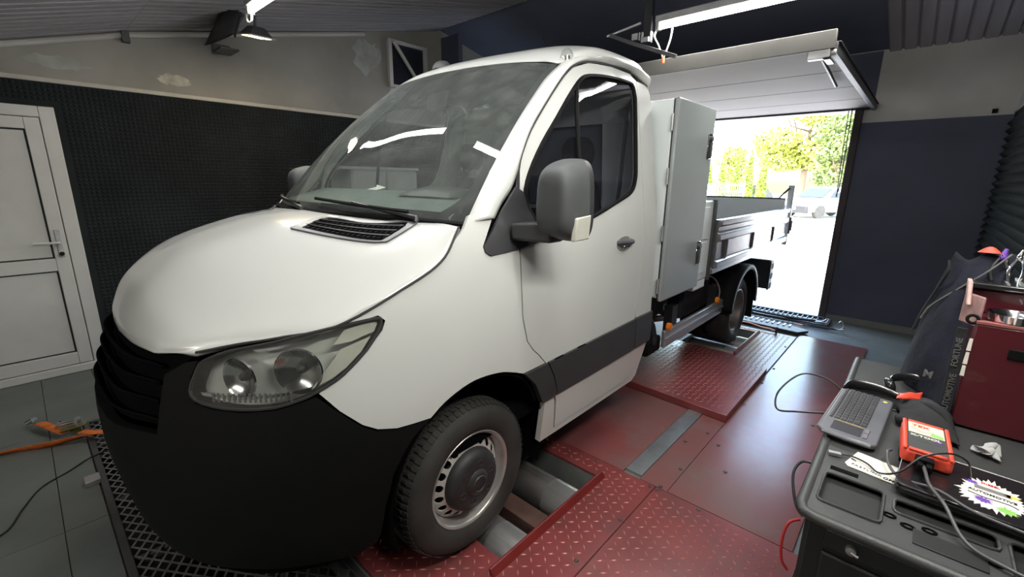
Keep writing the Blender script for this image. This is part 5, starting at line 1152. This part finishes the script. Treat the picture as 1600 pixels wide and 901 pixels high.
# red tool chest
ch=thing('tool_chest','dark red metal tool chest standing on the back of the black trolley','tool chest',(0,0,0))
hx0,hy0=2.372,.585
MB().hexa([(hx0,hy0,ZT+.002),(2.70,hy0-.0,ZT+.002),(2.70,.95,ZT+.002),(hx0,.95,ZT+.002)],[(hx0-.005,hy0,1.262),(2.70,hy0,1.262),(2.70,.95,1.262),(hx0-.005,.95,1.262)]).build('chest_body',M_chest,ch,bevel=.006)
MB().box(hx0-.004,2.70,hy0-.012,hy0-.001,ZT+.006,1.258).build('chest_front',M_chest,ch,bevel=.004)
MB().box(hx0-.004,2.70,hy0-.014,hy0+.004,1.258,1.268).build('chest_front_rim',mat('rim_pinkish',(.32,.10,.09),.35),ch,bevel=.002)
MB().box(2.440,2.70,hy0-.016,hy0-.010,1.175,1.205).build('chest_handle',M_blk,ch,bevel=.003)
lid=MB().box(2.35,2.70,.72,.74,1.262,1.33).build('chest_lid',M_chest,ch,bevel=.004)
MB().box(2.375,2.70,hy0+.02,.72,1.19,1.20).build('chest_inner_tray',mat('tray_grey',(.13,.13,.12),.6),ch)
MB().prism([(hx0-.035,hy0+.06),(hx0,hy0+.0),(hx0+.006,hy0+.004),(hx0-.028,hy0+.068)],1.245,1.33).build('lid_stay',mat('stay_pink',(.34,.20,.19),.45,0,.3,30),ch,bevel=.003)
MB().hexa([(hx0-.03,hy0+.02,1.30),(hx0-.02,hy0+.02,1.30),(hx0-.02,hy0+.09,1.30),(hx0-.03,hy0+.09,1.30)],[(hx0-.035,hy0+.05,1.365),(hx0-.025,hy0+.05,1.365),(hx0-.025,hy0+.10,1.365),(hx0-.035,hy0+.10,1.365)]).build('lid_bracket',mat('br_pink',(.50,.34,.32),.5,0,.3,30),ch,bevel=.003)
MB().lathe([(.007,0),(.011,.003),(.015,0)],14,frame((hx0-.012,hy0-.006,1.268),(0,-1,.3),(0,0,1))).build('lid_ring',M_blk,ch)
# lettered strap down the chest's edge
MB().hexa([(hx0-.035,hy0-.014,.975),(hx0-.009,hy0-.016,.975),(hx0-.009,hy0-.010,.975),(hx0-.035,hy0-.008,.975)],[(hx0-.037,hy0-.014,1.24),(hx0-.016,hy0-.016,1.24),(hx0-.016,hy0-.010,1.24),(hx0-.037,hy0-.008,1.24)]).build('black_strap',M_bag,ch)
Mc=frame((hx0-.0215,hy0-.0172,1.045),(.0,0,1),(-1,-.05,0)); text('strap_text','AUTOMOTIVE',.019,M_gtext,Mc,ch,bold=True)
Mc=frame((hx0-.026,hy0-.0172,1.170),(-.03,0,1),(-1,-.05,0)); text('strap_text','FORTUNE',.019,M_gtext,Mc,ch,bold=True)
for z0,z1 in ((1.105,1.135),(1.14,1.175),(1.18,1.215)): MB().hexa([(hx0-.010,hy0-.016,z0),(hx0-.001,hy0-.016,z0),(hx0-.001,hy0-.013,z0),(hx0-.010,hy0-.013,z0)],[(hx0-.009,hy0-.016,z1),(hx0-.002,hy0-.016,z1),(hx0-.002,hy0-.013,z1),(hx0-.009,hy0-.013,z1)]).build('white_patch',M_pap,ch)
# things on the chest
tbx=thing('black_tool_tray','black ribbed tray holding pliers on top of the red tool chest','tray',(0,0,0))
MB().box(2.345,2.70,.70,.86,1.335,1.352).build('tray_slab',M_nb,tbx,bevel=.004)
for i in range(9): MB().box(2.42+i*.03,2.426+i*.03,.70,.86,1.352,1.356).build('tray_rib',M_galv,tbx)
for i in range(7):
    x=2.405+i*.034; t=thing('pliers',['pliers with blue jaw standing at the left of the row on the chest','second pliers from the left standing on the chest tray','third pliers from the left standing on the chest tray','fourth pliers from the left standing on the chest tray','fifth pliers from the left standing on the chest tray','sixth pliers from the left standing on the chest tray','seventh pliers from the left at the photo edge'][i],'pliers',(x,.78,1.353),0,'pliers on the chest tray')
    MB().tube(curvepts([(-.012,-.02,0),(-.018,-.01,.03),(-.008,0,.06),(.004,.005,.078)]),.0045,6).build('handle',M_chrome if i%2 else M_cap,t,smooth=60)
    MB().tube(curvepts([(.014,.02,0),(.016,.01,.03),(.008,0,.06),(-.004,-.005,.078)]),.0045,6).build('handle',M_chrome,t,smooth=60)
    MB().lathe([(0,.006),(.008,.005),(.010,0),(.008,-.005),(0,-.006)],10,Matrix.Translation((0,0,.07))).tube([(-.0,0,.07),(.004,.002,.095)],[.009,.004],6).build('jaw',M_purp if i==0 else M_chrome,t,smooth=60)
dk=thing('round_dish','dark round magnetic dish with a bright rim on the chest','dish',(2.44,.62,1.27))
MB().lathe([(0,.004),(.045,.004),(.052,.02),(.055,.021),(.050,.0),(0,0)],26,Matrix.Identity(4),axis='z').build('dish_bowl',M_chrome,dk,smooth=60)
MB().hexa([(2.49,.52,1.274),(2.56,.50,1.274),(2.57,.56,1.274),(2.50,.58,1.274)],[(2.49,.53,1.288),(2.55,.51,1.288),(2.56,.55,1.288),(2.50,.57,1.288)]).build('socket_case_body',M_galv,thing('socket_case','grey ribbed metal case lying in the open tool chest at the photo edge','case',(0,0,0)),bevel=.004)
# jacket draped behind/over the chest
jk=thing('work_jacket','dark navy work jacket draped over the back corner of the tool chest','jacket',(0,0,0))
def jfn(u,v):
    tp=crv([(2.305,.80,1.425),(2.335,.79,1.405),(2.38,.80,1.43),(2.44,.82,1.43)],u*3); bt=crv([(2.242,.86,.985),(2.285,.76,.965),(2.325,.66,.96),(2.372,.62,.96)],u*3)
    p=[tp[i]+(bt[i]-tp[i])*v for i in range(3)]; f=math.sin(u*9+v*3)*.010*(.3+v)+math.sin(u*21+v*5+2)*.003*math.sin(v*7); p[0]+=-.012*math.sin(PI*v)*(1-u)+f*.6; p[1]+=f-.03*math.sin(PI*v)*u; return tuple(p)
o=MB().grid(jfn,36,30).build('jacket_body',M_jack,jk,smooth=70); md=o.modifiers.new('t','SOLIDIFY'); md.thickness=.006
MB().tube(curvepts([(2.295,.78,1.40),(2.298,.77,1.365),(2.285,.80,1.31),(2.262,.82,1.22),(2.250,.83,1.15)]),.0035,6).build('jacket_seam',M_bag,jk)
MB().tube(curvepts([(2.42,.76,1.435),(2.38,.75,1.38),(2.34,.76,1.33),(2.28,.79,1.25),(2.262,.80,1.20)]),.003,6).build('jacket_cord',M_gtext,jk)
MB().grid(lambda u,v:(2.352+.05*u,.78+.02*v,1.432+.018*math.sin(PI*u)*math.cos(PI*(v-.5))),10,4).build('red_collar_patch',M_dev,jk)
Mj=frame((2.312,.690,1.045),(1,-.5,.0),(.2,.0,1))@Matrix.Rotation(0,4,'Z'); text('badge_text','M',.032,M_gtext,Mj@Matrix.Translation((-.006,.004,.002)),jk,ext=.002,bold=True)
# white cabinet on the far side of the truck
wc=thing('white_cabinet','white cabinet against the left wall behind the windscreen','cabinet',(0,0,0))
MB().box(XL+.03,XL+.50,1.35,2.2,.05,1.72).build('cabinet_body',M_wood,wc,bevel=.006)
for y in (1.36,1.785): MB().box(XL+.50,XL+.52,y+.005,y+.41,.10,1.70).build('cabinet_door',M_wood,wc,bevel=.004)
MB().hexa([(XL+.03,1.26,1.70),(XL+.53,1.22,1.72),(XL+.53,2.22,1.72),(XL+.03,2.22,1.70)],[(XL+.03,1.26,1.73),(XL+.53,1.22,1.75),(XL+.53,2.22,1.75),(XL+.03,2.22,1.73)]).build('cabinet_top',M_wood,wc)
# ------------------------------------------------------------------ outside
def leaves(name,cs,n,size,mt,parent,seed=1):
    rnd=np.random.RandomState(seed); cs=np.array(cs,float); wts=np.prod(cs[:,3:6],axis=1); wts/=wts.sum()
    idx=rnd.choice(len(cs),n,p=wts); d=rnd.normal(size=(n,3)); d/=np.linalg.norm(d,axis=1)[:,None]; rad=rnd.uniform(.45,1,n)**.5
    P=cs[idx,:3]+d*cs[idx,3:6]*rad[:,None]
    a=rnd.normal(size=(n,3)); a/=np.linalg.norm(a,axis=1)[:,None]; b_=np.cross(a,rnd.normal(size=(n,3))); b_/=np.linalg.norm(b_,axis=1)[:,None]
    s=size*rnd.uniform(.6,1.3,n)[:,None]
    V=np.stack([P-a*s,P+b_*s*.6,P+a*s,P-b_*s*.6],1).reshape(-1,3)
    me=bpy.data.meshes.new(name); me.from_pydata(V.tolist(),[],(np.arange(n)[:,None]*4+np.arange(4)).tolist()); me.materials.append(mt)
    o=bpy.data.objects.new(name,me); link(o,parent); o['kind']='stuff'; return o
def tree(label,x,y,h,w,mt,n,seed,size=.16,cat='tree'):
    t=thing('tree',label,cat,(x,y,-.015),0,None); r=random.Random(seed)
    cs=[(r.uniform(-w,w)*.62,r.uniform(-w,w)*.5,h*r.uniform(.30,.9),w*r.uniform(.28,.45),w*r.uniform(.28,.4),h*r.uniform(.07,.12)) for _ in range(24)]
    b=MB().tube([(0,0,0),(.05,0,h*.25),(0,.1,h*.5),(.1,0,h*.8)],[.22,.18,.12,.04],8)
    for k in range(9):
        c=cs[k]; b.tube([(0,0,h*(.2+.04*k)),(c[0]*.5,c[1]*.5,(h*.3+c[2])*.5),(c[0],c[1],c[2])],[.08,.05,.02],5)
    b.build('trunk',M_bark,t,smooth=60); leaves('foliage',cs,n,size,mt,t,seed); return t
tree('broad yellow-green tree rising behind the silver car',-4.3,36,10.5,4.6,M_leaf,20000,1,.15)
tree('smaller darker green tree in front of the broad one, right of the doorway view',-1.6,30,5.6,1.7,M_leafb,7000,2,.12)
tree('small pale tree behind the left end of the conifer row',-9.5,38,4.6,1.3,M_leaf,2500,3,.12)
hedge='clipped columnar thujas in a row beyond the yard'
tl_=['lowest conifer at the left end of the row, half hidden by the tool box','second conifer from the left of the row','third conifer from the left of the row','fourth conifer of the row, next to the tall ones','broad tall conifer near the right end of the row','tall slim conifer second from the right of the row','tall conifer at the right end of the row']
for i,(x,h,w) in enumerate(((-8.35,2.35,.33),(-7.68,2.42,.33),(-7.0,2.55,.33),(-6.3,2.8,.34),(-5.6,3.2,.34),(-4.92,3.2,.33),(-4.25,3.1,.33))):
    t=thing('thuja',tl_[i],'conifer',(x,25.5,-.015),0,hedge)
    cs=[(0,0,h*(.06+.1*k),w*(1-.075*k),w*(1-.075*k),h*.09) for k in range(10)]
    leaves('foliage',cs,2600,.07,M_thuja,t,20+i); MB().tube([(0,0,0),(0,0,h*.9)],[.07,.02],6).build('stem',M_bark,t)
fe=thing('wire_fence','light metal mesh fence in front of the conifers','fence',(0,0,0))
b=MB().box(-12,-5.6,22.5,22.56,-.01,1.55).build('fence_wall',M_pap,fe)
for x in (-5.5,-4.3): MB().box(x,x+.06,22.5,22.56,-.01,1.7).build('fence_post',M_galv,fe)
b=MB()
for i in range(14): b.box(-5.44+i*.085,-5.43+i*.085,22.52,22.53,.02,1.6)
for i in range(5): b.box(-5.44,-4.3,22.52,22.53,.3+i*.3,.31+i*.3)
b.build('fence_wires',M_galv,fe)
def car(name,label,x,y,rz,body):
    t=thing(name,label,'car',(x,y,-.015),rz)
    # length along local x (front -x), width y
    prof=[(-2.1,.38),(-2.12,.62),(-2.0,.78),(-1.2,.95),(-.45,1.42),(.4,1.5),(1.3,1.42),(1.95,1.0),(2.08,.85),(2.1,.42),(1.6,.30),(-1.7,.30)]
    b=MB(); n=len(prof); half=[.84,.85,.86,.86,.66,.64,.66,.80,.84,.84,.86,.86]
    b.add([(px,-hw,pz) for (px,pz),hw in zip(prof,half)]+[(px,hw,pz) for (px,pz),hw in zip(prof,half)],[tuple(range(n)),tuple(range(2*n-1,n-1,-1))]+[(i,n+i,n+(i+1)%n,(i+1)%n) for i in range(n)])
    b.build('car_body',body,t,bevel=.05)
    MB().add([(-1.18,-.72,.97),(-1.18,.72,.97),(-.50,.60,1.40),(-.50,-.60,1.40)],[(0,1,2,3)]).build('car_windscreen',M_nb,t).location=(-.02,0,.02)
    MB().box(-2.18,-2.02,-.84,.84,.25,.60).build('car_bumper',M_cardk,t,bevel=.03)
    MB().box(-2.20,-2.17,-.26,.26,.42,.53).build('number_plate',M_pap,t)
    for s in (-1,1):
        MB().box(-2.12,-2.03,s*.68-.14,s*.68+.14,.62,.74).build('car_headlamp',M_refl,t,bevel=.02)
        for xx in (-1.35,1.35): MB().lathe([(.0,-.1),(.31,-.1),(.33,0),(.31,.1),(0,.1)],20,Matrix.Translation((xx,s*.78,.32))@Matrix.Rotation(PI/2,4,'Z')).build('car_wheel',M_rub,t)
        MB().hexa([(-.9,s*.85,.98),(1.2,s*.85,.98),(1.2,s*.86,.98),(-.9,s*.86,.98)],[(-.4,s*.68,1.36),(1.0,s*.68,1.36),(1.0,s*.69,1.36),(-.4,s*.69,1.36)]).build('side_window',M_nb,t)
    return t
car('car','silver car with a dark bumper parked facing the doorway',-1.35,26,math.radians(58),M_carw)
car('car','dark car parked further left behind the tipper tailgate',-6.2,29.3,math.radians(75),M_cardk)
